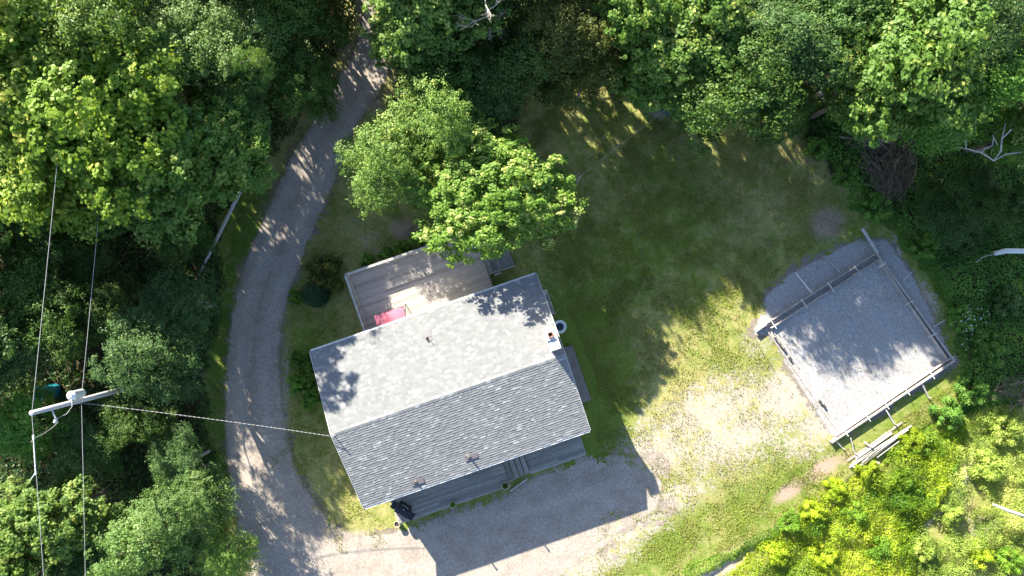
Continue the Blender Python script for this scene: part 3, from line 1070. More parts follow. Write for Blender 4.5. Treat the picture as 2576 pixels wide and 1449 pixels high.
TREES = [
    # upper left block, left of the drive
    ('maple0', 50, 170, 12.5, 4.4, 'golden green maple at the left edge of the upper left wood', 'maple_gold'),
    ('maple1', 225, 270, 12.3, 4.1, 'golden tipped maple in the middle of the upper left wood', 'maple_gold'),
    ('maple2', 80, 410, 11.0, 3.1, 'yellow green maple hanging over the upper end of the power lines', 'maple_gold'),
    ('maple2', 400, 420, 9.6, 3.3, 'broad mid green maple at the lower edge of the upper left wood', None),
    ('maple0', 250, 470, 8.0, 2.4, 'green maple whose skirt hides the right hand power line', None),
    ('maple1', 535, 350, 7.8, 2.7, 'green maple above the pale leaning log by the drive', None),
    ('ash0', 385, 105, 9.2, 3.6, 'grey green ash with fine sparkling leaves in the upper left wood', None),
    ('ash1', 550, 115, 7.8, 3.0, 'grey green ash left of the shaded top of the drive', None),
    ('ash0', 590, 245, 6.8, 2.0, 'small ash between the two maples and the bend of the drive', None),
    ('ash1', 210, 30, 12.6, 3.4, 'pale green ash at the top edge over the golden maples', 'birch'),
    ('maple1', 30, -30, 12.8, 3.4, 'maple cut by the top left corner', 'maple_gold'),
    ('dark0', 690, 80, 7.0, 2.5, 'dark tree directly left of the top of the drive', None),
    ('dark1', 752, 200, 6.0, 1.8, 'low dark tree against the left verge of the upper drive', None),
    ('dark2', 755, -40, 8.6, 2.4, 'dark tree at the top edge left of the drive', None),
    ('birch1', 640, 165, 7.6, 1.3, 'silvery green sapling with a pale bent stem above the drive', 'ash'),
    # left side, dim
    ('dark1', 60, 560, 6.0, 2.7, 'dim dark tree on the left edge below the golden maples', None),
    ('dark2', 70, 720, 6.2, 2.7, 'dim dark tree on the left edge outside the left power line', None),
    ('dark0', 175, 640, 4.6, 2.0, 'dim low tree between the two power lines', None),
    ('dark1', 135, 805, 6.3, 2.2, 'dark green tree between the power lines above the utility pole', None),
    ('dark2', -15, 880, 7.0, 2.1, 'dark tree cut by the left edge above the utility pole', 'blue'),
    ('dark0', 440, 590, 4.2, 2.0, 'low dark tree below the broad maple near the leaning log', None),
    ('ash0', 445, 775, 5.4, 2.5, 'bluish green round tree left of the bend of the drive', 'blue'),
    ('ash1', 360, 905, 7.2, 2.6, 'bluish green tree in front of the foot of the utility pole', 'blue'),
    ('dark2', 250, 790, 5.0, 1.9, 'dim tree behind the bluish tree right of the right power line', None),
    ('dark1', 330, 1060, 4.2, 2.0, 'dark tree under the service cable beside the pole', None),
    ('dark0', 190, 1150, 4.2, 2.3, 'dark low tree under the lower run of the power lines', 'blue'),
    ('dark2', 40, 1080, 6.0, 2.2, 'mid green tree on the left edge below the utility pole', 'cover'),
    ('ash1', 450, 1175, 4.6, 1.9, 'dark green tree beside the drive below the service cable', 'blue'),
    ('birch0', 440, 1300, 6.6, 2.4, 'light green tree on the drive side of the lower left wood', 'ash'),
    ('birch1', 330, 1390, 7.0, 2.4, 'pale tipped tree in the lower left wood right of the power line', 'ash'),
    ('birch0', 560, 1400, 5.0, 1.7, 'light green tree leaning over the drive at the bottom edge', None),
    ('maple2', 80, 1330, 8.0, 2.5, 'bright green maple under the left power line at the bottom left', 'birch'),
    ('dark1', 200, 1440, 6.0, 2.2, 'darker tree at the bottom edge between the power lines', 'blue'),
    ('maple0', 10, 1460, 8.0, 2.2, 'green maple in the bottom left corner', None),
    # top centre
    ('maple0', 1050, 20, 9.2, 2.7, 'bright green tree overhanging the right side of the upper drive', 'birch'),
    ('dark1', 1110, 140, 7.0, 2.6, 'dark tree behind the light green birch group', None),
    ('dark2', 1230, 200, 6.6, 2.3, 'dark bluish tree just above the birch group', 'blue'),
    ('dark0', 1340, 130, 7.8, 2.8, 'dark tree left of the shaded top of the lawn', None),
    ('maple1', 1130, -20, 10.0, 2.7, 'green maple at the top edge left of the bare twiggy tree', None),
    ('ash0', 1420, 60, 8.8, 2.7, 'olive tinged tree at the top edge above the lawn', 'olive'),
    ('ash1', 1480, 170, 6.8, 2.2, 'olive drooping tree over the top of the lawn', 'olive'),
    ('maple2', 1600, 10, 9.6, 2.6, 'bright green maple at the top edge above the garden shed', None),
    ('maple0', 1765, 80, 9.0, 3.4, 'large bright green maple at the top with pale branches showing', None),
    ('maple1', 1655, 185, 7.2, 1.9, 'bright green bough hanging over the small garden shed', None),
    ('dark1', 1870, 200, 9.4, 2.8, 'dark green tree bordering the top right of the lawn', None),
    ('dark0', 1975, 275, 5.0, 1.9, 'low dark tree at the top right corner of the lawn', None),
    ('ash0', 2010, 90, 10.0, 3.0, 'mid green tree between the large maple and the right wood', 'blue'),
    ('maple2', 2225, 190, 10.0, 2.7, 'bright tipped maple above the brush pile', None),
    ('maple1', 2335, 100, 12.0, 3.5, 'tall maple with yellow green tips in the upper right wood', None),
    ('dark2', 2150, 20, 10.0, 2.8, 'mid green tree at the top edge of the upper right wood', 'blue'),
    ('dark0', 2340, 255, 8.6, 2.4, 'green tree right of the brush pile', 'cover'),
    ('ash1', 2500, 60, 11.4, 3.0, 'dark green tree in the top right corner', 'blue'),
    ('dark2', 2495, 205, 9.8, 2.5, 'green tree at the right edge above the white bare branch', 'cover'),
    ('dark1', 2600, 330, 7.0, 1.7, 'green tree at the right edge beside the white bare branch', 'cover'),
    ('dark0', 2420, 500, 3.6, 2.2, 'low dark tree between the brush pile and the white log', 'floorcover'),
    ('dark1', 2550, 520, 5.0, 1.6, 'dark tree on the right edge above the white log', 'floorcover'),
    # garden trees
    ('birch0', 1105, 285, 7.4, 2.7, 'light green fine leaved tree, upper one of the birch group', None),
    ('birch1', 972, 390, 6.5, 2.6, 'light green fine leaved tree between the drive and the garden maple', None),
    ('birch0', 1045, 440, 5.4, 1.7, 'small light green tree behind the back deck', None),
    ('ash1', 1205, 280, 6.0, 2.1, 'shaded bluish tree on the right flank of the birch group', 'blue'),
]
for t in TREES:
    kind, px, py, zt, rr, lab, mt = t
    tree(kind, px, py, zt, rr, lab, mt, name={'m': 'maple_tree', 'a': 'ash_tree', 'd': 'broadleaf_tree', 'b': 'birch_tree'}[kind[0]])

# unseen trees carrying the wood past the frame, added to shade drive and lawn
SHADE_TREES = [(-220, 150), (-150, 420), (-330, 330), (60, -260), (300, -200), (-150, -150), (560, -200), (760, -230), (960, -260), (1180, -240), (1400, -170), (1590, -260), (1900, -220),
       (2020, -240), (2230, -200), (2450, -240), (2700, 60), (2720, 300), (-230, 620), (-230, 900), (900, -420), (350, -500), (650, -420), (520, -330), (760, -380)]
for i, (px, py) in enumerate(SHADE_TREES):
    tree(('maple0', 'dark1', 'ash0', 'maple3', 'dark2')[i % 5], px, py, 12.0 if (px, py) in ((350, -500), (650, -420), (520, -330), (1180, -240), (960, -260)) else 9.2 + (i % 3) * .3, 3.3, 'unseen tree added beyond the picture edge to shade the clearing', name='broadleaf_tree', group='unseen shade trees beyond the picture edge')

# the garden maple over the deck: its own crown of separate rosettes
gm, LC, LR = crown_mesh('crown', 3.9, 3.4, 6.4, 1150, 62, .072, .72, 781, M['maple_bright'], .26, 22, .7, up=1.0, spread=.95, cut=.34)
co = np.empty(len(gm.vertices) * 3, dtype=np.float32); gm.vertices.foreach_get('co', co); co = co.reshape(-1, 3)
lo, hi = np.percentile(co, 2, axis=0), np.percentile(co, 98, axis=0)
sx_, sy_ = 7.3 / (hi[0] - lo[0]), 5.7 / (hi[1] - lo[1])
loc = W(1246, 488, 6.0); loc.z = 0
loc.x -= (lo[0] + hi[0]) / 2 * sx_; loc.y -= (lo[1] + hi[1]) / 2 * sy_
g_ = tag(empty('maple_tree', loc, 0), 'young bright green maple with star shaped sprays beside the back stairs', 'tree')
g_.scale = (sx_, sy_, .82)
link('crown', gm, g_)
trunk_obj(8.2, 3.75, LC, LR, M['bark'], g_, .13, 3)


def bare_tree(px, py, H, spread, label, seed, mat='bark_pale', name='bare_tree', n=9):
    rg = random.Random(seed)
    loc = W(px, py, H * .8); loc.z = 0
    root = tag(empty(name, loc), label, 'tree')
    b = MB()
    b.tube([(0, 0, -.1), (.1, 0, H * .5), (0, .1, H)], [.13, .09, .03], 7)
    b.build('trunk', M[mat], root, True)
    b = MB()

    def br(p, d, L_, r_, dep):
        p2 = p + d * L_
        mid = p.lerp(p2, .5) + Vector((rg.uniform(-.08, .08), rg.uniform(-.08, .08), rg.uniform(-.05, .1))) * L_
        b.tube([p, mid, p2], [r_, r_ * .8, r_ * .5], 5, caps=False)
        if dep > 0:
            for _ in range(rg.choice((2, 3, 3))):
                nd = (d + Vector((rg.uniform(-.8, .8), rg.uniform(-.8, .8), rg.uniform(-.3, .5)))).normalized()
                br(mid.lerp(p2, rg.random()), nd, L_ * rg.uniform(.5, .75), r_ * .55, dep - 1)
    for i in range(n):
        a = i * 2.4 + rg.random()
        d = Vector((math.cos(a), math.sin(a), .35 + rg.random() * .5)).normalized()
        br(Vector((0, 0, H * rg.uniform(.6, .98))), d, spread * rg.uniform(.4, .7), .035, 3)
    b.build('branches', M[mat], root)
    return root


bare_tree(1225, 50, 10.4, 1.6, 'bare twiggy brown tree among the crowns at the top edge', 4)


# shrubs -----------------------------------------------------------
def shrub_mesh(seed, mat, Rr=1.0, H=1.0, n=6500, size=.05, aspect=.55, ball=False):
    rg = np.random.default_rng(seed)
    if ball:
        d = unit(rg.normal(size=(n, 3)) + np.array([0, 0, .3])); d[:, 2] = np.abs(d[:, 2])
        C = d * (0.8 + .22 * rg.random(n))[:, None] * np.array([Rr, Rr, H])
        t = np.clip(.2 + .5 * rg.random(n), 0, 1)
    else:
        # several leafy stems of unequal reach, each ending in loose sprays
        m_ = 26
        a = rg.random(m_) * 6.28; q = np.sqrt(rg.random(m_)) * .95
        S = np.stack([np.cos(a) * q * (.7 + .5 * rg.random(m_)), np.sin(a) * q, (1.05 - .65 * q ** 1.5) * (.55 + .5 * rg.random(m_))], 1)
        si = rg.integers(0, m_, n)
        sr = (.16 + .16 * rg.random(m_))[si]
        d = unit(rg.normal(size=(n, 3)))
        C = S[si] * (1 - .25 * rg.random(n)[:, None] ** 2) + d * (sr * rg.random(n) ** .6)[:, None]
        C[:, 2] = np.maximum(C[:, 2], .04)
        t = np.clip(rg.random(m_)[si] * .5 + .3 * rg.random(n) + .3 * d[:, 2], 0, 1)  # random tone, with top light put into the colour of each spray
    Nn = unit(d + rg.normal(size=(n, 3)) * .5 + np.array([0, 0, .6]))
    V, Fq = leaf_quads(C, Nn, size, aspect, rg)
    return np_mesh('foliage', V, Fq, np.repeat(t, 4), M[mat])


SH = [shrub_mesh(900 + i, 'weed') for i in range(4)]
SHB = shrub_mesh(950, 'conifer', 1, 1.05, 6500, .055, .35, True)
stem = None


def shrub(px, py, h, Rr, label, mat, me=None, name='shrub', group=None):
    global stem
    loc = W(px, py, h * .6)
    gz = float(ground_z(np.array([loc.x]), np.array([loc.y]))[0])
    loc.z = gz
    root = empty(name, loc, random.uniform(0, 6))
    f_ = link('foliage', me or random.choice(SH), root)
    if me is None:
        f_.material_slots[0].link = 'OBJECT'; f_.material_slots[0].material = M[mat]
    if stem is None:
        b = MB()
        for k in range(6):
            a = k * 1.05
            b.tube([(.06 * math.cos(a), .06 * math.sin(a), -.15), (.2 * math.cos(a), .2 * math.sin(a), .35), (.45 * math.cos(a), .45 * math.sin(a), .75)], [.03, .022, .008], 5)
        stem = b.build('stems', M['bark'], root)
    else:
        s = stem.copy(); COL.objects.link(s); s.parent = root
    root.scale = (Rr, Rr, h)
    tag(root, label, 'shrub', group)
    return root


shrub(808, 688, 1.6, 1.25, 'yellow green rounded bush at the left corner of the back deck', 'olive')
shrub(788, 738, 1.5, .85, 'dark blue green clipped round conifer beside the drive', 'conifer', SHB, 'round_conifer')
shrub(742, 748, .8, .55, 'small green bush between the drive and the round conifer', 'cover')
for (x, y, h, r_, l) in ((752, 905, .8, .6, 'green bush by the drive, uppermost along the left wall'), (790, 925, 1.0, .75, 'green bush touching the upper left roof corner'),
                         (750, 965, 1.0, .75, 'light green bush in the middle of the left wall planting'), (790, 995, 1.0, .6, 'dark bush against the left gable wall'),
                         (775, 1015, .7, .5, 'lowest small bush of the left wall planting')):
    shrub(x, y, h, r_, l, 'cover', group='foundation shrubs left of the house')
for (x, y, h, r_, l) in ((925, 655, .7, .5, 'leafy green plant at the left end of the deck planting'), (970, 640, .8, .55, 'pale green plant below the deck railing'),
                         (1010, 625, .9, .55, 'green plant halfway along the deck railing'), (1050, 607, .9, .6, 'dark green plant along the deck railing near the soil patch'),
                         (1090, 595, .9, .55, 'green plant at the right end of the deck planting')):
    shrub(x, y, h, r_, l, 'cover', group='plants along the back deck railing')
# shrubs on the bank at the lower right
BS = [(1990, 1320, .9, .75, 'fresh', 'green bush at the lawn end of the bank'), (2100, 1235, .9, .8, 'weed', 'yellow green bush beside the bare soil path'),
      (2050, 1290, 1.0, .8, 'weed', 'bright bush in the middle of the upper bank'), (2185, 1190, 1.0, .85, 'weed', 'yellow bush below the loose board pile'),
      (2300, 1110, 1.0, .8, 'weed', 'yellow bush at the upper end of the bank'), (2390, 1040, 1.3, 1.0, 'cover', 'dark green bush at the lower right corner of the gravel pad'),
      (2450, 985, 1.3, 1.0, 'cover', 'green bush beside the right brush heap'), (2160, 1300, 1.1, .8, 'fresh', 'green bush in the middle of the bank'),
      (2275, 1215, 1.1, .75, 'fresh', 'deep green bush casting shade on the yellow bank'), (2220, 1390, 1.2, .9, 'fresh', 'green bush at the bottom edge of the bank'),
      (2400, 1300, 1.2, .8, 'weed_pale', 'pale bush right of the bare gully'), (2490, 1180, 1.4, 1.1, 'weed_pale', 'wide pale bush above the white fallen trunk'),
      (2540, 1090, 1.3, 1.0, 'weed_pale', 'pale bush on the right edge below the brush heap'), (2330, 1390, 1.1, .8, 'weed_pale', 'pale bush at the bottom edge beside the gully'),
      (2480, 1400, 1.1, .9, 'weed', 'yellow green bush in the bottom right corner'), (2555, 1420, 1.3, .8, 'fresh', 'dark green bush cut by the bottom right corner'),
      (1960, 1400, 1.0, .8, 'weed', 'yellow bush at the bottom edge beside the ditch'), (2080, 1410, 1.1, .9, 'weed', 'wide yellow bush at the bottom edge of the bank'),
      (2420, 800, .9, .9, 'cover', 'green bush outside the right form boards'), (2500, 880, 1.1, 1.1, 'cover', 'wide green bush near the right edge level with the pad'),
      (2330, 620, .9, .9, 'cover', 'green bush above the top corner of the pad'), (2210, 520, .9, 1.0, 'cover', 'green bush below the brush pile'),
      (2130, 440, .9, .9, 'cover', 'green bush left of the brush pile'), (2060, 370, 1.0, .8, 'cover', 'green bush at the upper right edge of the lawn'),
      (2440, 600, 1.1, 1.0, 'floorcover', 'dim bush left of the white log'), (2540, 760, 1.1, 1.0, 'blue', 'dim bluish bush on the right edge below the white log')]
for (x, y, h, r_, mt, l) in BS:
    shrub(x, y, h, r_, l, mt, group='bushes around the pad and bank')


# ground cover masses ------------------------------------------------
def cover_stuff(name, poly_px, n, mat, size, aspect, hfun, seed, label, cat, density=None, up=.8):
    rg = np.random.default_rng(seed)
    P_ = np.array(poly_px, float)
    px = rg.uniform(P_[:, 0].min(), P_[:, 0].max(), n); py = rg.uniform(P_[:, 1].min(), P_[:, 1].max(), n)
    k = CAM_H / F
    x = (px - 1288) * k; y = -(py - 724.5) * k
    d = dist_poly(px, py, poly_px) + (fbm(x, y, 1.2, seed) - .5) * 60
    keep = (d > 0)
    if density is not None: keep &= rg.random(n) < density(x, y, px, py)
    keep &= dist_poly(px, py, DRIVE) < 3
    x, y, px, py, d = x[keep], y[keep], px[keep], py[keep], d[keep]
    h = hfun(x, y) * np.clip(d / 30, .15, 1)
    z = ground_z(x, y) + h * (1 - .55 * rg.random(len(x)) ** 2) + .02
    C = np.stack([x, y, z], 1)
    e = .15
    gx = (hfun(x + e, y) - hfun(x - e, y)) / (2 * e); gy = (hfun(x, y + e) - hfun(x, y - e)) / (2 * e)
    Nn = unit(np.stack([-gx, -gy, np.full(len(x), up)], 1) + rg.normal(size=(len(x), 3)) * .45)
    V, Fq = leaf_quads(C, Nn, size, aspect, rg, .5)
    t = np.clip(fbm(x, y, 1.6, seed + 3, 4) * 1.7 - .45 + (rg.random(len(x)) - .5) * .5, 0, 1)
    me = np_mesh(name, V, Fq, np.repeat(t, 4), M[mat])
    o = link(name, me)
    tag(o, label, cat, kind='stuff')
    return o


def hmound(a, b, sc, seed):
    return lambda x, y: a + b * fbm(x, y, sc, seed, 3) ** 2


cover_stuff('weeds', [(1830, 1449), (1900, 1370), (1975, 1330), (2030, 1260), (2110, 1210), (2200, 1160), (2290, 1090), (2380, 1030), (2440, 1060), (2440, 1130), (2400, 1230), (2330, 1330), (2300, 1500), (2250, 1560), (1800, 1560)],
            90000, 'weed', .07, .32, hmound(.15, 1.5, 1.6, 61), 61, 'tall yellow green weeds on the bank', 'weeds')
cover_stuff('bank_fringe', [(1640, 1500), (1700, 1449), (1830, 1378), (1950, 1318), (1985, 1325), (1960, 1350), (1850, 1405), (1740, 1470), (1680, 1560)], 26000, 'fresh', .045, .4,
            hmound(.10, .5, .8, 69), 69, 'ragged green growth along the edge of the ditch', 'weeds')
cover_stuff('bank_shrubbery', [(1990, 1300), (2100, 1225), (2260, 1120), (2400, 1030), (2420, 1180), (2330, 1300), (2260, 1449), (2000, 1449)], 60000, 'fresh', .055, .5, hmound(.1, 2.6, 1.3, 68), 68,
            'green leafy growth between the yellow weeds', 'weeds', density=lambda x, y, px, py: sstep(.56, .68, fbm(x, y, 1.6, 94)))
cover_stuff('brush', [(2350, 1120), (2450, 1000), (2720, 950), (2720, 1600), (2260, 1600), (2300, 1330)], 110000, 'weed_pale', .055, .4, hmound(.1, 1.4, 1.3, 62), 62,
            'pale dry brush covering the lower right corner', 'brush', density=lambda x, y, px, py: sstep(.36, .52, fbm(x, y, 2.0, 90)))
cover_stuff('undergrowth', [(2020, 300), (2090, 430), (2150, 520), (2250, 590), (2330, 700), (2400, 840), (2430, 960), (2400, 1040), (2720, 1000), (2720, 200), (2100, 180)],
            85000, 'cover', .065, .6, hmound(.1, .9, 1.5, 63), 63, 'green undergrowth between the lawn and the right wood', 'undergrowth')
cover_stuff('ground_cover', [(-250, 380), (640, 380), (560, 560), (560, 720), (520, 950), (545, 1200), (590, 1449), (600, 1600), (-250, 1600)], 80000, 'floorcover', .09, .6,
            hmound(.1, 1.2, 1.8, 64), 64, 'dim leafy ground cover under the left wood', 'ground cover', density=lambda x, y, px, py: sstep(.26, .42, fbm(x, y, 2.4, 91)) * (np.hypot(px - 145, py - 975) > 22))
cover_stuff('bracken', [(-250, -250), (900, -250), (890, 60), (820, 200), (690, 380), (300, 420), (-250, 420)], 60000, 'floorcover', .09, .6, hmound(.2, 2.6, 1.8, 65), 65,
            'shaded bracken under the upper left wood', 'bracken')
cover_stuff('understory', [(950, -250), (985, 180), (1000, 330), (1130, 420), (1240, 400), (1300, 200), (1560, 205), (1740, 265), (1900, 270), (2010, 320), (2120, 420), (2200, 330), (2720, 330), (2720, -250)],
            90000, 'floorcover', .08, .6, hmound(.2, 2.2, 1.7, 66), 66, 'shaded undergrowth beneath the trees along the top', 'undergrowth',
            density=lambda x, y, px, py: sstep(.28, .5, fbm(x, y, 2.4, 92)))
cover_stuff('verge_grass', [(655, 430), (700, 480), (600, 700), (575, 900), (575, 1250), (540, 1250), (520, 1000), (505, 850), (540, 700), (600, 560)], 26000, 'cover', .05, .3,
            hmound(.03, .22, 1.0, 67), 67, 'grass verge on the left side of the drive', 'grass')


def turf(name, poly, n, mat, seed, label, h=.06, lo_=.36, hi_=.60):
    rg = np.random.default_rng(seed)
    P_ = np.array(poly, float)
    px = rg.uniform(P_[:, 0].min(), P_[:, 0].max(), n); py = rg.uniform(P_[:, 1].min(), P_[:, 1].max(), n)
    k = CAM_H / F
    x = (px - 1288) * k; y = -(py - 724.5) * k
    cl = fbm(x, y, .9, seed, 4)
    keep = inside(px, py, poly) & (rg.random(n) < sstep(lo_, hi_, cl) * (1.05 - np.clip(blobs(px, py, BARE) * 1.25, 0, 1))) & (dist_poly(px, py, DRIVE) < 0) & (dist_poly(px, py, PAD) < 0)
    x, y = x[keep], y[keep]
    m_ = len(x)
    z = ground_z(x, y)
    C = np.stack([x, y, z + h * (.4 + .8 * rg.random(m_))], 1)
    Nn = unit(rg.normal(size=(m_, 3)) * .8 + np.array([0, 0, .7]))
    V, Fq = leaf_quads(C, Nn, .046, .30, rg, .5)
    t = np.clip(fbm(x, y, 2.0, seed + 9, 3) * 1.3 - .2 + (rg.random(m_) - .5) * .5, 0, 1)
    me = np_mesh(name, V, Fq, np.repeat(t, 4), M[mat])
    o = link(name, me)
    tag(o, label, 'grass', kind='stuff')


M['turf'] = leaf_mat('turf_blade', (0.135, 0.185, 0.028), (0.26, 0.295, 0.045), (0.42, 0.40, 0.13), .3)
turf('lawn_grass', [(1290, 250), (1560, 205), (1740, 260), (1900, 280), (2010, 340), (2080, 450), (2150, 560), (1960, 680), (1890, 830), (1960, 950), (2100, 1115), (2150, 1130), (2400, 960), (2430, 1010), (2130, 1190),
                    (1950, 1320), (1700, 1449), (1350, 1500), (1500, 1160), (1500, 950), (1360, 620), (1300, 420)], 330000, 'turf', 71, 'short tufts of grass across the lawn')
M['dry_turf'] = leaf_mat('dry_blade', (0.16, 0.13, 0.05), (0.30, 0.25, 0.11), (0.48, 0.42, 0.24), .2)
turf('dry_grass', [(1290, 250), (1560, 205), (1740, 260), (1900, 280), (2010, 340), (2080, 450), (2150, 560), (1960, 680), (1890, 830), (1960, 950), (2100, 1115), (2150, 1130), (2400, 960), (2430, 1010), (2130, 1190),
                    (1950, 1320), (1700, 1449), (1350, 1500), (1500, 1160), (1500, 950), (1360, 620), (1300, 420)], 150000, 'dry_turf', 75, 'dry straw coloured blades through the lawn', .05, .44, .62)
turf('side_grass', [(830, 480), (1130, 520), (1140, 590), (880, 690), (910, 850), (790, 900), (850, 1110), (920, 1280), (1000, 1330), (840, 1310), (735, 1150), (715, 1000), (720, 800), (780, 640)],
     60000, 'turf', 72, 'patchy grass between the drive and the house')

rg = np.random.default_rng(88)
n = 150000
px = rg.uniform(1500, 2420, n); py = rg.uniform(580, 1449, n)
px[n // 2:] = rg.uniform(540, 1000, n - n // 2); py[n // 2:] = rg.uniform(60, 1449, n - n // 2)
k = CAM_H / F
x = (px - 1288) * k; y = -(py - 724.5) * k
dn = np.clip(sstep(.56, .72, fbm(x, y, .55, 201, 3)) * (.25 + sstep(-20, 10, -np.abs(dist_poly(px, py, PAD))) ), 0, 1)
keep = (dist_poly(px, py, PAD) > 4) & (rg.random(n) < dn)
keep |= (px < 1700) & (py > 1130) & (dist_poly(px, py, DRIVE) > -5) & (dist_poly(px, py, DRIVE) < 60) & (rg.random(n) < sstep(.5, .7, fbm(x, y, .7, 203, 3)))
dd_ = dist_poly(px, py, DRIVE)
keep |= (px < 1000) & (py < 1330) & (dd_ > -10) & (dd_ < 14) & (rg.random(n) < sstep(.42, .6, fbm(x, y, .8, 205, 3)) * (1 - .6 * np.clip(dd_ / 14, 0, 1)))
x, y = x[keep], y[keep]
C = np.stack([x, y, ground_z(x, y) + .03 + .05 * rg.random(len(x))], 1)
V, Fq = leaf_quads(C, unit(rg.normal(size=(len(x), 3)) * .7 + np.array([0, 0, .8])), .04, .4, rg, .5)
o = link('gravel_weeds', np_mesh('gravel_weeds', V, Fq, np.repeat(rg.random(len(x)), 4), M['turf']))
tag(o, 'small weeds sprouting through the gravel', 'weeds', kind='stuff')

# white blossoms
bl = tag(empty('white_flowers', W(2425, 810, .4)), 'patch of small white flowers right of the gravel pad', 'flowers', kind='stuff')
b = MB()
for i in range(46):
    x = random.gauss(0, .35); y = random.gauss(0, .75)
    b.lathe((x, y, random.uniform(.5, .8)), [(.005, 0), (.028, .02), (.012, .03)], 6)
b.build('blossom', M['bloom'], bl)

# ------------------------------------------------------------------ formwork around the pad
fw_ = tag(empty('foundation_formwork', (0, 0, 0)), 'double rows of timber form boards staked around the square gravel pad', 'formwork')


def G(px, py, z=.0):
    p = W(px, py, z)
    return p


def form(ax, ay, bx, by, z=.34, h=.34, w=.045, mat='lumber', name='form_board'):
    A_, B_ = W(ax, ay, z), W(bx, by, z)
    A_.z = B_.z = z - h / 2
    b = MB()
    n_ = max(1, round((B_ - A_).length / 3.6))
    for i in range(n_):
        p = A_.lerp(B_, i / n_); q = A_.lerp(B_, (i + 1) / n_ - .002)
        o_ = Vector((random.uniform(-.012, .012), random.uniform(-.012, .012), 0))
        b.bar(p + o_, q + o_, w, h)
    return b.build(name, M[mat], fw_)


# outer and inner board of each side (upper left, upper right, lower right, lower left)
form(1903, 830, 2206, 637); form(1940, 826, 2212, 652, .32)
form(2206, 637, 2402, 908, .36, .3, .09); form(2212, 652, 2385, 905, .32)
form(2092, 1114, 2402, 908, .40, .36, .10); form(2104, 1098, 2388, 905, .34)
form(1926, 826, 2112, 1090, .12, .12, .09, 'lumber'); form(1941, 828, 2010, 925, .12, .12, .045)
form(2170, 575, 2210, 640, .30, .10, .16, 'lumber_pale', 'loose_plank')
form(1900, 832, 1928, 813, .38, .1, .20, 'lumber_pale', 'loose_plank')


def tie(ax, ay, bx, by, z=.37, w=.05, h=.04, name='cross_tie', mat='lumber_pale'):
    b = MB(); b.bar(W(ax, ay, z), W(bx, by, z), w, h); return b.build(name, M[mat], fw_)


for s in (.12, .38, .6, .82):
    x0, y0 = 1903 + (2206 - 1903) * s, 830 + (637 - 830) * s
    tie(x0 - 3, y0 - 5, x0 + 14, y0 + 20)
for s in (.1, .45, .75, .97):
    x0, y0 = 2206 + (196) * s, 637 + 271 * s
    tie(x0 + 4, y0 - 3, x0 - 17, y0 + 9)
for s in (.12, .3, .45, .62, .82):
    x0, y0 = 2092 + 310 * s, 1114 - 206 * s
    tie(x0 - 9, y0 - 12, x0 + 5, y0 + 8, .43)


def brace(ax, ay, bx, by, za=.05, zb=.32, w=.09):
    A_, B_ = W(ax, ay, za), W(bx, by, zb)
    b = MB(); b.bar(A_, B_, w, .04); b.build('brace', M['lumber_pale'], fw_)
    b = MB(); b.box((A_.x, A_.y, .12), (.05, .05, .4)); b.build('stake', M['lumber'], fw_)


brace(2000, 684, 2042, 737); brace(2078, 648, 2114, 686, w=.05)
brace(2295, 683, 2272, 706, w=.05); brace(2392, 797, 2349, 822, w=.06)
brace(2336, 1000, 2320, 966); brace(2250, 1066, 2228, 1030, w=.07); brace(2150, 1140, 2140, 1122 - 20, w=.05); brace(2120, 1128, 2104, 1110, w=.07)
for (x, y) in ((1951, 853), (1973, 880), (1988, 903), (1962, 868), (2064, 1012), (2074, 1022)):
    p = W(x, y, .15)
    b = MB(); b.box((p.x, p.y, .1), (.13, .2, .2), R(30)); b.build('spacer_block', M['black_block'], fw_)

# loose board pile below the pad
pile = [(2130, 1160, 2268, 1062, .10), (2140, 1168, 2290, 1070, .08), (2150, 1152, 2240, 1088, .12), (2165, 1162, 2265, 1083, .07), (2172, 1142, 2240, 1092, .07), (2135, 1175, 2200, 1130, .10),
        (2158, 1172, 2250, 1105, .06), (2180, 1150, 2280, 1078, .10), (2205, 1150, 2262, 1108, .06), (2142, 1164, 2225, 1100, .07)]
for i, (ax, ay, bx, by, w) in enumerate(pile):
    A_, B_ = W(ax, ay, 0), W(bx, by, 0)
    z = .05 + .045 * (i % 4)
    c_ = (A_ + B_) / 2; c_.z = z
    o = MB()
    d = B_ - A_
    o.box((0, 0, 0), (d.length, w, .04))
    q = o.build('loose_board', M['lumber_pale' if i % 3 else 'lumber'])
    q.location = c_ + Vector((0, 0, -.1 if i > 3 else 0) if False else (0, 0, 0))
    q.rotation_euler = (0, 0, math.atan2(d.y, d.x))
    tag(q, 'weathered grey board in the loose pile below the gravel pad', 'board', 'loose boards piled below the gravel pad')
for (ax, ay, bx, by, l) in ((2173, 1111, 2193, 1125, 'short board lying crosswise at the left of the loose pile'), (2192, 1160, 2212, 1164, 'short brown offcut below the loose board pile'),
                            (2138, 1170, 2158, 1178, 'short pale offcut at the lower left end of the loose pile')):
    A_, B_ = W(ax, ay, .2), W(bx, by, .2)
    c_ = (A_ + B_) / 2
    o = MB(); d = B_ - A_; o.box((0, 0, 0), (d.length, .09, .04)); q = o.build('loose_board', M['lumber_pale'])
    c_.z = .23; q.location = c_; q.rotation_euler = (0, 0, math.atan2(d.y, d.x)); tag(q, l, 'board')

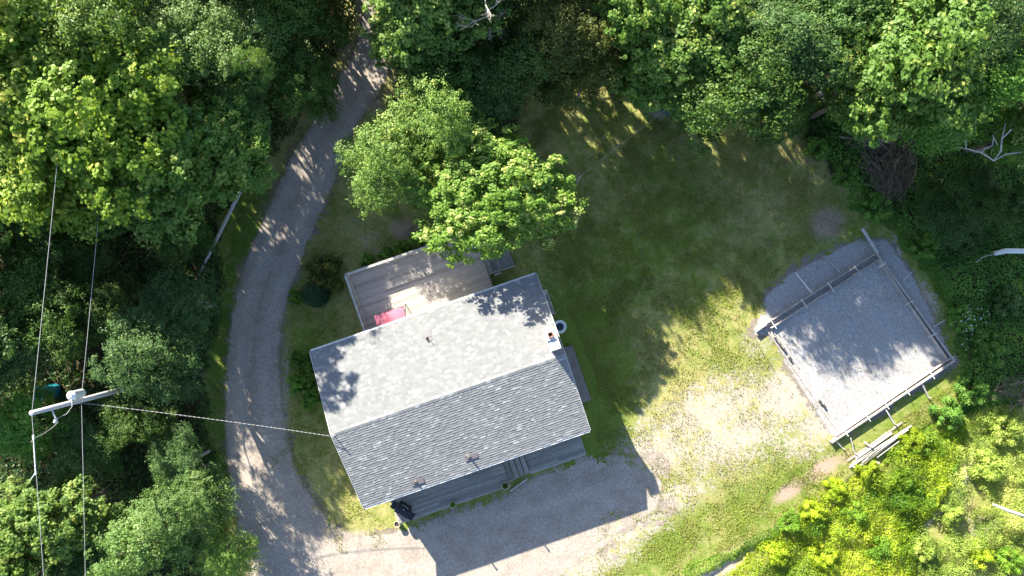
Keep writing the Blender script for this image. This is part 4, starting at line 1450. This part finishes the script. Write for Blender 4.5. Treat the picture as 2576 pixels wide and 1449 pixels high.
# ------------------------------------------------------------------ utility pole and lines
pt_ = W(80, 1039, 11.0)
PX, PY = pt_.x, pt_.y
up_ = tag(empty('utility_pole', (PX, PY, 0)), 'weathered grey utility pole with white transformer left of the drive', 'utility pole')
b = MB(); b.tube([(0, 0, -.3), (0, 0, 5), (0, 0, 11.0)], [.165, .145, .115], 14); b.build('pole', M['pole'], up_, True)
b = MB(); b.lathe((0, 0, 11.0), [(.115, 0), (.12, .03), (.05, .06)], 12); b.build('pole_cap', M['metal'], up_)
td = Vector((.12, .38, 0))
b = MB(); b.lathe((td.x, td.y, 7.45), [(.20, 0), (.22, .04), (.22, .82), (.235, .84), (.235, .88), (.12, .97), (.04, 1.0)], 20); tf = b.build('transformer', M['grey_enamel'], up_, True)
for (a, r_) in ((.6, .11), (2.6, .11), (4.4, .12)):
    b = MB(); b.lathe((td.x + math.cos(a) * r_, td.y + math.sin(a) * r_, 8.35), [(.03, 0), (.04, .03), (.028, .06), (.04, .09), (.028, .12), (.035, .15), (.01, .18)], 8); b.build('bushing', M['white'], tf)
b = MB(); b.box((.05, .16, 7.7), (.12, .16, .06)); b.box((.05, .16, 8.15), (.12, .16, .06)); b.build('bracket', M['metal'], up_)
# fuse cutout on an arm
b = MB(); b.bar((0, -.1, 9.6), (.16, -.52, 9.55), .05, .05); arm = b.build('crossarm', M['metal'], up_)
b = MB(); b.tube([(.10, -.58, 9.45), (.16, -.66, 9.62), (.27, -.50, 9.70)], [.06, .075, .06], 10); b.tube([(.05, -.72, 9.3), (.32, -.62, 9.7)], .02, 6); b.build('cutout', M['grey_enamel'], arm, True)
# street end details
b = MB(); b.tube([(.27, -.5, 9.7), (.5, -.35, 9.3), (.52, -.05, 8.9), (.3, .25, 8.6)], .012, 5); b.build('jumper', M['wire'], up_)
b = MB()
c0_ = Vector((.12, -.72, 9.3)); pts = [c0_, Vector((-.05, -1.0, 9.6)), Vector((-.08, -1.15, 10.2)), Vector((-.16, -1.22, 10.6)), Vector((-.12, -1.35, 10.9))]
b.tube(pts, .010, 5); b.build('jumper', M['wire'], up_)


def cable(pts, rad, label, sag=0.0, name='power_line', grp=None, n=24, twist=False):
    P0 = [Vector(p) for p in pts]
    root = tag(empty(name, P0[0]), label, 'cable', grp)
    full = []
    for a, c in zip(P0[:-1], P0[1:]):
        for i in range(n):
            t = i / n
            q = a.lerp(c, t)
            q.z -= sag * 4 * t * (1 - t)
            full.append(q - P0[0])
    full.append(P0[-1] - P0[0])
    b = MB(); b.tube(full, rad, 6); b.build('wire', M['wire'], root)
    return root, full


A0 = W(80, 1039, 11.1)
far_up = W(184, -60, 11.1) + (W(184, -60, 11.1) - A0) * .4
far_dn = W(107, 1460, 11.1) + (W(107, 1460, 11.1) - A0) * 3
pw, full = cable([far_up, A0, far_dn], .012, 'left power line running over the top of the utility pole', .12)
b = MB()
dd = (far_dn - A0).normalized()
for i, s in enumerate((1.05, 1.15, 1.5, 1.75, 2.0, 2.2, 2.4, 2.6, 2.75)):
    q = A0 + dd * s - far_up
    r_ = .045 if i in (0, 1, 8) else .03
    b.tube([q - dd * .05, q + dd * .05], r_, 8)
b.tube([A0 + dd * 1.0 - far_up, A0 + dd * 2.8 - far_up], .026, 6)
b.tube([A0 + dd * 2.7 - far_up, A0 + dd * 2.95 + Vector((-.28, -.05, -.1)) - far_up], .02, 6)
b.build('splice', M['grey_enamel'], pw)
B0 = Vector((PX, PY, 7.35)) + Vector((0.02, .10, 0))
u2 = W(262, 380, 7.35); d2 = W(212, 1449, 7.35)
cable([B0 + (W(248, 510, 7.35) - B0) * 2.2, B0, B0 + (d2 - B0) * 3], .012, 'right power line attached below the transformer', .10)
hs = Matrix.Rotation(YAW, 3, 'Z') @ Vector((-HL / 2 + .15, -.1, 0)) + HC
S0 = Vector((PX + .05, PY - .18, 7.2)); S1 = Vector((hs.x, hs.y, 5.15))
sv, full = cable([S0, S1], .009, 'service cable crossing the drive from pole to roof end', .25, 'service_cable')
b = MB()
for k in range(2):
    pts = []
    for i in range(400):
        t = i / 399
        q = full[0].lerp(full[-1], t); q.z -= .25 * 4 * t * (1 - t)
        a = t * 170 + k * math.pi
        q = q + Vector((0, math.cos(a) * .018, math.sin(a) * .018))
        pts.append(q)
    b.tube(pts, .006, 4)
b.build('twisted_conductor', M['wire_dark'], sv)
b = MB(); b.tube([(-HL / 2 + .15, -.1, 4.6), (-HL / 2 + .15, -.1, 5.25)], .03, 8); b.build('service_mast', M['metal'], house)
# clothes line at the top of the lawn
cl_, _ = cable([W(1461, 442, 2.6), W(1585, 345, 2.2), W(1735, 228, 2.6)], .009, 'thin line stretched across the upper lawn from the garden maple', .05, 'clothes_line')
b = MB(); b.tube([(0, 0, 0), (0, 0, -2.6)], .04, 8); b.build('line_post', M['pole'], cl_)

# teal bin
tb = tag(empty('teal_bin', W(115, 986, 1.0)), 'teal plastic bin standing in the bushes beside the utility pole', 'bin')
tb.location.z = 0; tb.rotation_euler = (0, 0, R(-10))
b = MB()
b.box((-.32, 0, .45), (.03, .9, .9)); b.box((.32, 0, .45), (.03, .9, .9)); b.box((0, -.44, .45), (.61, .03, .9)); b.box((0, .44, .45), (.61, .03, .9)); b.box((0, 0, .02), (.6, .86, .03))
b.build('body', M['teal'], tb)
b = MB()
for (dx, dy, sx, sy) in ((-.34, 0, .07, .98), (.34, 0, .07, .98), (0, -.455, .61, .07), (0, .455, .61, .07)): b.box((dx, dy, .92), (sx, sy, .05))
b.build('rim', M['teal_rim'], tb)
b = MB(); b.box((0, 0, .78), (.60, .84, .03)); b.build('lid', M['teal'], tb)
tb.scale = (.75, .75, 1.7)

# leaning pale log
A_, B_ = W(616, 457, .9), W(512, 668, .25)
lg = tag(empty('pale_log', (B_.x, B_.y, 0)), 'long pale weathered log lying beside the left verge of the drive', 'log')
b = MB(); o_ = Vector((B_.x, B_.y, 0)); b.tube([B_ - o_ + (B_ - A_) * .12, B_ - o_, (A_ + B_) / 2 - o_ + Vector((.03, .02, 0)), A_ - o_, A_ - o_ + (A_ - B_) * .35], [.07, .085, .10, .12, .13], 9)
b.build('trunk', M['pole'], lg, True)
b = MB(); b.tube([B_ - o_ + (B_ - A_) * .1, B_ - o_ + (B_ - A_) * .3 + Vector((-.15, 0, -.1))], [.05, .03], 7); b.build('limb', M['deadwood'], lg)
bx = tag(empty('white_box', W(645, 398, 1.2)), 'small white box among the leaves above the pale log', 'box')
bx.rotation_euler = (0, 0, R(-25)); bx.location.z = 0
b = MB(); b.box((0, 0, 1.55), (.2, .34, .2)); b.build('body', M['white'], bx)
b = MB(); b.box((0, 0, .7), (.09, .09, 1.5)); b.build('post', M['deadwood'], bx)

# ------------------------------------------------------------------ brush pile, logs, branches, shed
bp = tag(empty('brush_pile', W(2225, 430, .4)), 'heap of cut grey branches at the edge of the right wood', 'brush pile', kind='stuff')
bp.location.z = 0


def sticks(parent, poly, n, ang, spread, hmax, lmin, lmax, seed, name='branches'):
    rg = random.Random(seed)
    b = MB()
    P_ = np.array(poly, float)
    k = 0
    while k < n:
        x = rg.uniform(P_[:, 0].min(), P_[:, 0].max()); y = rg.uniform(P_[:, 1].min(), P_[:, 1].max())
        if not inside(np.array([x]), np.array([y]), poly)[0]: continue
        k += 1
        z = rg.uniform(.05, hmax)
        c = W(x, y, z) - parent.location
        a = R(rg.gauss(ang(x, y), spread)); L_ = rg.uniform(lmin, lmax)
        d = Vector((math.cos(a), math.sin(a), rg.uniform(-.12, .12))) * L_ / 2
        m_ = Vector((rg.uniform(-.12, .12), rg.uniform(-.12, .12), rg.uniform(0, .1)))
        r_ = rg.uniform(.006, .022)
        b.tube([c - d, c + m_, c + d], [r_, r_ * .8, r_ * .4], 5, rg.random(), caps=False)
    return b.build(name, M['stick'], parent)


sticks(bp, [(2140, 335), (2300, 340), (2305, 430), (2270, 505), (2222, 500), (2180, 425)], 620, lambda x, y: -38 if x < 2228 else 66, 26, .8, .5, 1.9, 5)
bp2 = tag(empty('brush_heap', W(2545, 985, .3)), 'grey heap of twigs cut by the right edge below the pad', 'brush pile', kind='stuff')
bp2.location.z = 0
sticks(bp2, [(2505, 960), (2600, 940), (2620, 1000), (2560, 1020), (2515, 1000)], 130, lambda x, y: 30, 50, .7, .5, 1.5, 6)


def log(pts, rad, label, mat='deadwood', name='log', cat='log'):
    P0 = Vector(pts[0])
    root = tag(empty(name, (P0.x, P0.y, 0)), label, cat)
    b = MB(); b.tube([Vector(p) - Vector((P0.x, P0.y, 0)) for p in pts], rad, 9); b.build('trunk', M[mat], root, True)
    return root


log([W(2108, 343, .4), W(2170, 352, .45), W(2242, 356, .4)], [.06, .11, .12], 'grey log lying along the top of the brush pile')
log([W(2502, 638, .5), W(2530, 631, .55), W(2600, 632, .6)], [.13, .16, .15], 'thick white fallen log cut by the right edge', 'white')
log([W(2497, 1268, 1.6), W(2530, 1282, 1.7), W(2610, 1310, 1.9)], [.06, .09, .11], 'white fallen trunk at the lower right edge', 'lumber_pale')
wb = log([W(2407, 370, 7.2), W(2440, 376, 7.4), W(2470, 384, 7.6), W(2500, 404, 7.8), W(2518, 380, 8.0), W(2520, 350, 8.2), W(2530, 310, 8.4)], [.02, .035, .04, .05, .045, .03, .02],
         'white bare forked branch reaching out of the right wood', 'deadwood', 'bare_branch', 'branch')
o_ = Vector((wb.location.x, wb.location.y, 0))
for pts, r_ in (([W(2470, 384, 7.6), W(2478, 374, 7.7), W(2496, 366, 7.8), W(2500, 345, 7.9)], .03), ([W(2430, 374, 7.4), W(2429, 352, 7.5)], .03), ([W(2520, 350, 8.2), W(2545, 325, 8.4)], .03),
                ([W(2500, 404, 7.8), W(2530, 388, 7.6), W(2590, 380, 7.4)], .035), ([W(2510, 365, 8.0), W(2497, 340, 8.1)], .02)):
    b = MB(); b.tube([p - o_ for p in pts], r_, 6)
    b.build('twig', M['deadwood'], wb)
for (pts, r_, l) in (([W(1935 + 520, 700 - 40, 1.2), W(2475, 645, 1.3), W(2500, 640, 1.3)], .02, 'thin dead branch left of the white log'),
                     ([W(2345, 485, 1.6), W(2365, 468, 1.7), W(2372, 450, 1.7)], .025, 'small pale dead branch right of the brush pile'),
                     ([W(2418, 180, 9.6), W(2440, 150, 9.9), W(2455, 165, 9.9)], .018, 'pale dead branch in the upper right crowns'),
                     ([W(1715, 55, 8.6), W(1735, 60, 8.7), W(1750, 48, 8.9), W(1758, 30, 9.0)], .018, 'pale crooked branch in the large bright maple'),
                     ([W(585, 165, 7.2), W(605, 158, 7.5), W(632, 150, 7.7)], .022, 'pale bent branch above the upper left wood'),
                     ):
    log(pts, [r_] * len(pts), l, 'deadwood', 'dead_branch', 'branch')

sh = W(1668, 232, 2.2)
shed = tag(empty('garden_shed', (sh.x, sh.y, 0), R(-35)), 'small dark green shed half hidden under the trees above the lawn', 'shed')
b = MB(); b.box((0, 0, .95), (1.9, 1.5, 1.9)); b.build('wall', M['shed_wall'], shed)
b = MB()
for sg in (-1, 1): b.box((0, sg * .44, 2.05), (2.2, .95, .05), rx=-sg * R(18))
b.build('roof', M['green_roof'], shed)
b = MB(); b.box((.2, -.77, .9), (.8, .04, 1.7)); b.build('door', M['shed_wall'], shed)

for (x, y, s, l) in ((2060, 240, .22, 'pale stone at the dark gap in the upper right wood'), (2070, 252, .16, 'smaller pale stone in the dark gap of the wood'), (1320, 32, .2, 'white stone glimpsed between crowns at the top edge'),
                     (2438, 622, .18, 'pale stone left of the white log')):
    rg = random.Random(int(x))
    b = MB()
    prof = [(s * .5, 0), (s, s * .3), (s * .8, s * .7), (s * .3, s * .9)]
    b.lathe((0, 0, 0), prof, 7)
    o = b.build('stone', M['rock'])
    for v in o.data.vertices: v.co += Vector((rg.uniform(-1, 1), rg.uniform(-1, 1), rg.uniform(-1, 1))) * s * .15
    o.location = W(x, y, 0) ; o.location.z = .05
    tag(o, l, 'stone')

# ------------------------------------------------------------------ things around the house
tubp = W(1408, 822, .55)
tu = tag(empty('round_tub', (tubp.x, tubp.y, 0)), 'white rimmed round tub of dark water by the right gable', 'tub')
b = MB()
b.lathe((0, 0, 0), [(.34, 0), (.40, .5), (.41, .55), (.38, .58), (.245, .53), (.235, .40)], 32); b.build('body', M['tub'], tu, True)
b = MB(); b.lathe((0, 0, .50), [(.238, 0), (.238, .01)], 32); b.build('water', M['water'], tu)
# cellar hatch / bench beside the gable
cb = L2(1383, 758, .6)
cp = W(1380, 762, .5)
bn = tag(empty('narrow_bench', (cp.x, cp.y, 0), YAW + R(90)), 'narrow dark bench with pale end board beside the right gable', 'bench')
b = MB(); b.box((0, 0, .45), (1.5, .32, .04)); b.build('seat', M['tread'], bn)
for s in (-1, 1):
    b = MB(); b.box((s * .65, 0, .2), (.05, .3, .44)); b.build('leg', M['tread'], bn)
b = MB(); b.box((.68, -.02, .485), (.26, .28, .03)); b.build('end_board', M['lumber_pale'], bn)
b = MB(); b.box((0, -.15, .62), (1.5, .03, .12)); b.build('backrest', M['lumber'], bn)

# grill
gp = W(1012, 1287, FZ + .9)
gr = tag(empty('barbecue_grill', (gp.x, gp.y, FZ), R(-33)), 'black covered gas grill at the left end of the front porch', 'grill')
b = MB()
prof = [(-.28, .72), (-.28, .86), (-.20, 1.00), (0, 1.06), (.20, 1.00), (.28, .86), (.28, .72)]
vs = [(x, y, z) for x in (-.42, .42) for (y, z) in prof]
n_ = len(prof)
fs = [tuple(range(n_)), tuple(range(2 * n_ - 1, n_ - 1, -1))] + [(i, i + n_, (i + 1) % n_ + n_, (i + 1) % n_) for i in range(n_)]
b.add(vs, fs); b.build('lid', M['black'], gr)
b = MB(); b.box((0, 0, .62), (.84, .54, .2)); b.build('firebox', M['black'], gr)
for s in (-1, 1):
    b = MB(); b.box((s * .60, 0, .72), (.32, .46, .03)); b.build('side_shelf', M['black'], gr)
b = MB(); b.box((0, 0, .27), (.76, .48, .5)); b.build('cabinet', M['black'], gr)
b = MB(); b.tube([(-.2, .29, .92), (-.2, .36, .94), (.2, .36, .94), (.2, .29, .92)], .014, 6); b.build('handle', M['chrome'], gr)
b = MB(); b.lathe((0, .18, 1.02), [(.035, 0), (.035, .03), (.01, .04)], 10); b.build('thermometer', M['chrome'], gr)
for sx in (-1, 1):
    b = MB(); b.lathe((sx * .36, 0, 0), [(.02, 0), (.05, .01), (.05, .05), (.02, .06)], 8); b.build('wheel', M['rust'], gr)


def pot(px, py, z, r_, label, plant):
    p = W(px, py, z + .35)
    root = tag(empty('flower_pot', (p.x, p.y, z)), label, 'planter', 'round pots along the front porch')
    b = MB(); b.lathe((0, 0, 0), [(r_ * .7, 0), (r_ * .95, .32), (r_ * 1.05, .34), (r_ * 1.05, .39), (r_ * .88, .39), (r_ * .86, .30)], 20); b.build('pot', M['pot'], root, True)
    b = MB(); b.lathe((0, 0, .30), [(r_ * .86, 0), (r_ * .86, .02)], 16); b.build('soil', M['soil'], root)
    if plant:
        rg = np.random.default_rng(int(px))
        n = 260
        a = rg.random(n) * 6.28; q = np.sqrt(rg.random(n)) * r_ * .75
        C = np.stack([np.cos(a) * q, np.sin(a) * q, .34 + .12 * rg.random(n)], 1)
        V, Fq = leaf_quads(C, unit(rg.normal(size=(n, 3)) + np.array([0, 0, 1.2])), .035, .5, rg)
        link('plant', np_mesh('plant', V, Fq, np.repeat(rg.random(n), 4), M[plant]), root)


pot(1139, 1270, FZ, .20, 'round pot with fresh green plant on the porch edge', 'cover')
pot(1271, 1222, FZ, .22, 'round pot with dry olive plant beside the porch steps', 'olive')
pot(999, 1319, .05, .19, 'buff pot standing on the ground below the grill', None)

# pink canopied swing on the back deck
p0 = L2(940, 795, 2.75); p1 = L2(1012, 772, 2.75)
sw_ = tag(empty('patio_swing', HC, YAW), 'patio swing with faded pink fabric canopy on the back deck', 'swing')
cx0, cx1 = p0.x, p1.x
cyT = p0.y
cyB = cyT - 1.15
b = MB()
nxs, nys = 14, 8
vs = []
for j in range(nys + 1):
    for i in range(nxs + 1):
        u = i / nxs; v = j / nys
        x = cx0 + (cx1 - cx0) * u; y = cyT + (cyB - cyT) * v
        z = 2.62 + .05 * math.sin(math.pi * v) ** .8
        if u < .5:
            z += .22 * max(0, 1 - max(abs(u - .24) / .24, abs(v - .5) / .5))
        z -= .035 * (math.cos(u * 4 * math.pi) * .5 + .5) * (1 if u > .4 else 0)
        vs.append((x, y, z))
fs = [(j * (nxs + 1) + i, (j + 1) * (nxs + 1) + i, (j + 1) * (nxs + 1) + i + 1, j * (nxs + 1) + i + 1) for j in range(nys) for i in range(nxs)]
b.add(vs, fs)
for (ya, sg) in ((cyT, 1), (cyB, -1)):
    b.box(((cx0 + cx1) / 2, ya, 2.54), (cx1 - cx0, .012, .16))
b.build('canopy', M['pink'], sw_)
b = MB()
for x in (cx0 + .04, cx1 - .04):
    b.tube([(x, cyT + .12, DZ), (x, (cyT + cyB) / 2, 2.58), (x, cyB + .05, DZ)], .025, 8)
b.tube([(cx0, (cyT + cyB) / 2, 2.58), (cx1, (cyT + cyB) / 2, 2.58)], .025, 8)
b.tube([(cx1 + .02, cyT, 2.62), (cx1 + .02, cyB, 2.62)], .018, 8)
b.build('frame', M['black'], sw_)
b = MB(); b.box(((cx0 + cx1) / 2, cyB + .5, DZ + .42), (cx1 - cx0 - .3, .5, .08)); b.build('seat', M['pink'], sw_)
b = MB(); b.box(((cx0 + cx1) / 2, cyB + .24, DZ + .72), (cx1 - cx0 - .3, .07, .5)); b.build('backrest', M['pink'], sw_)
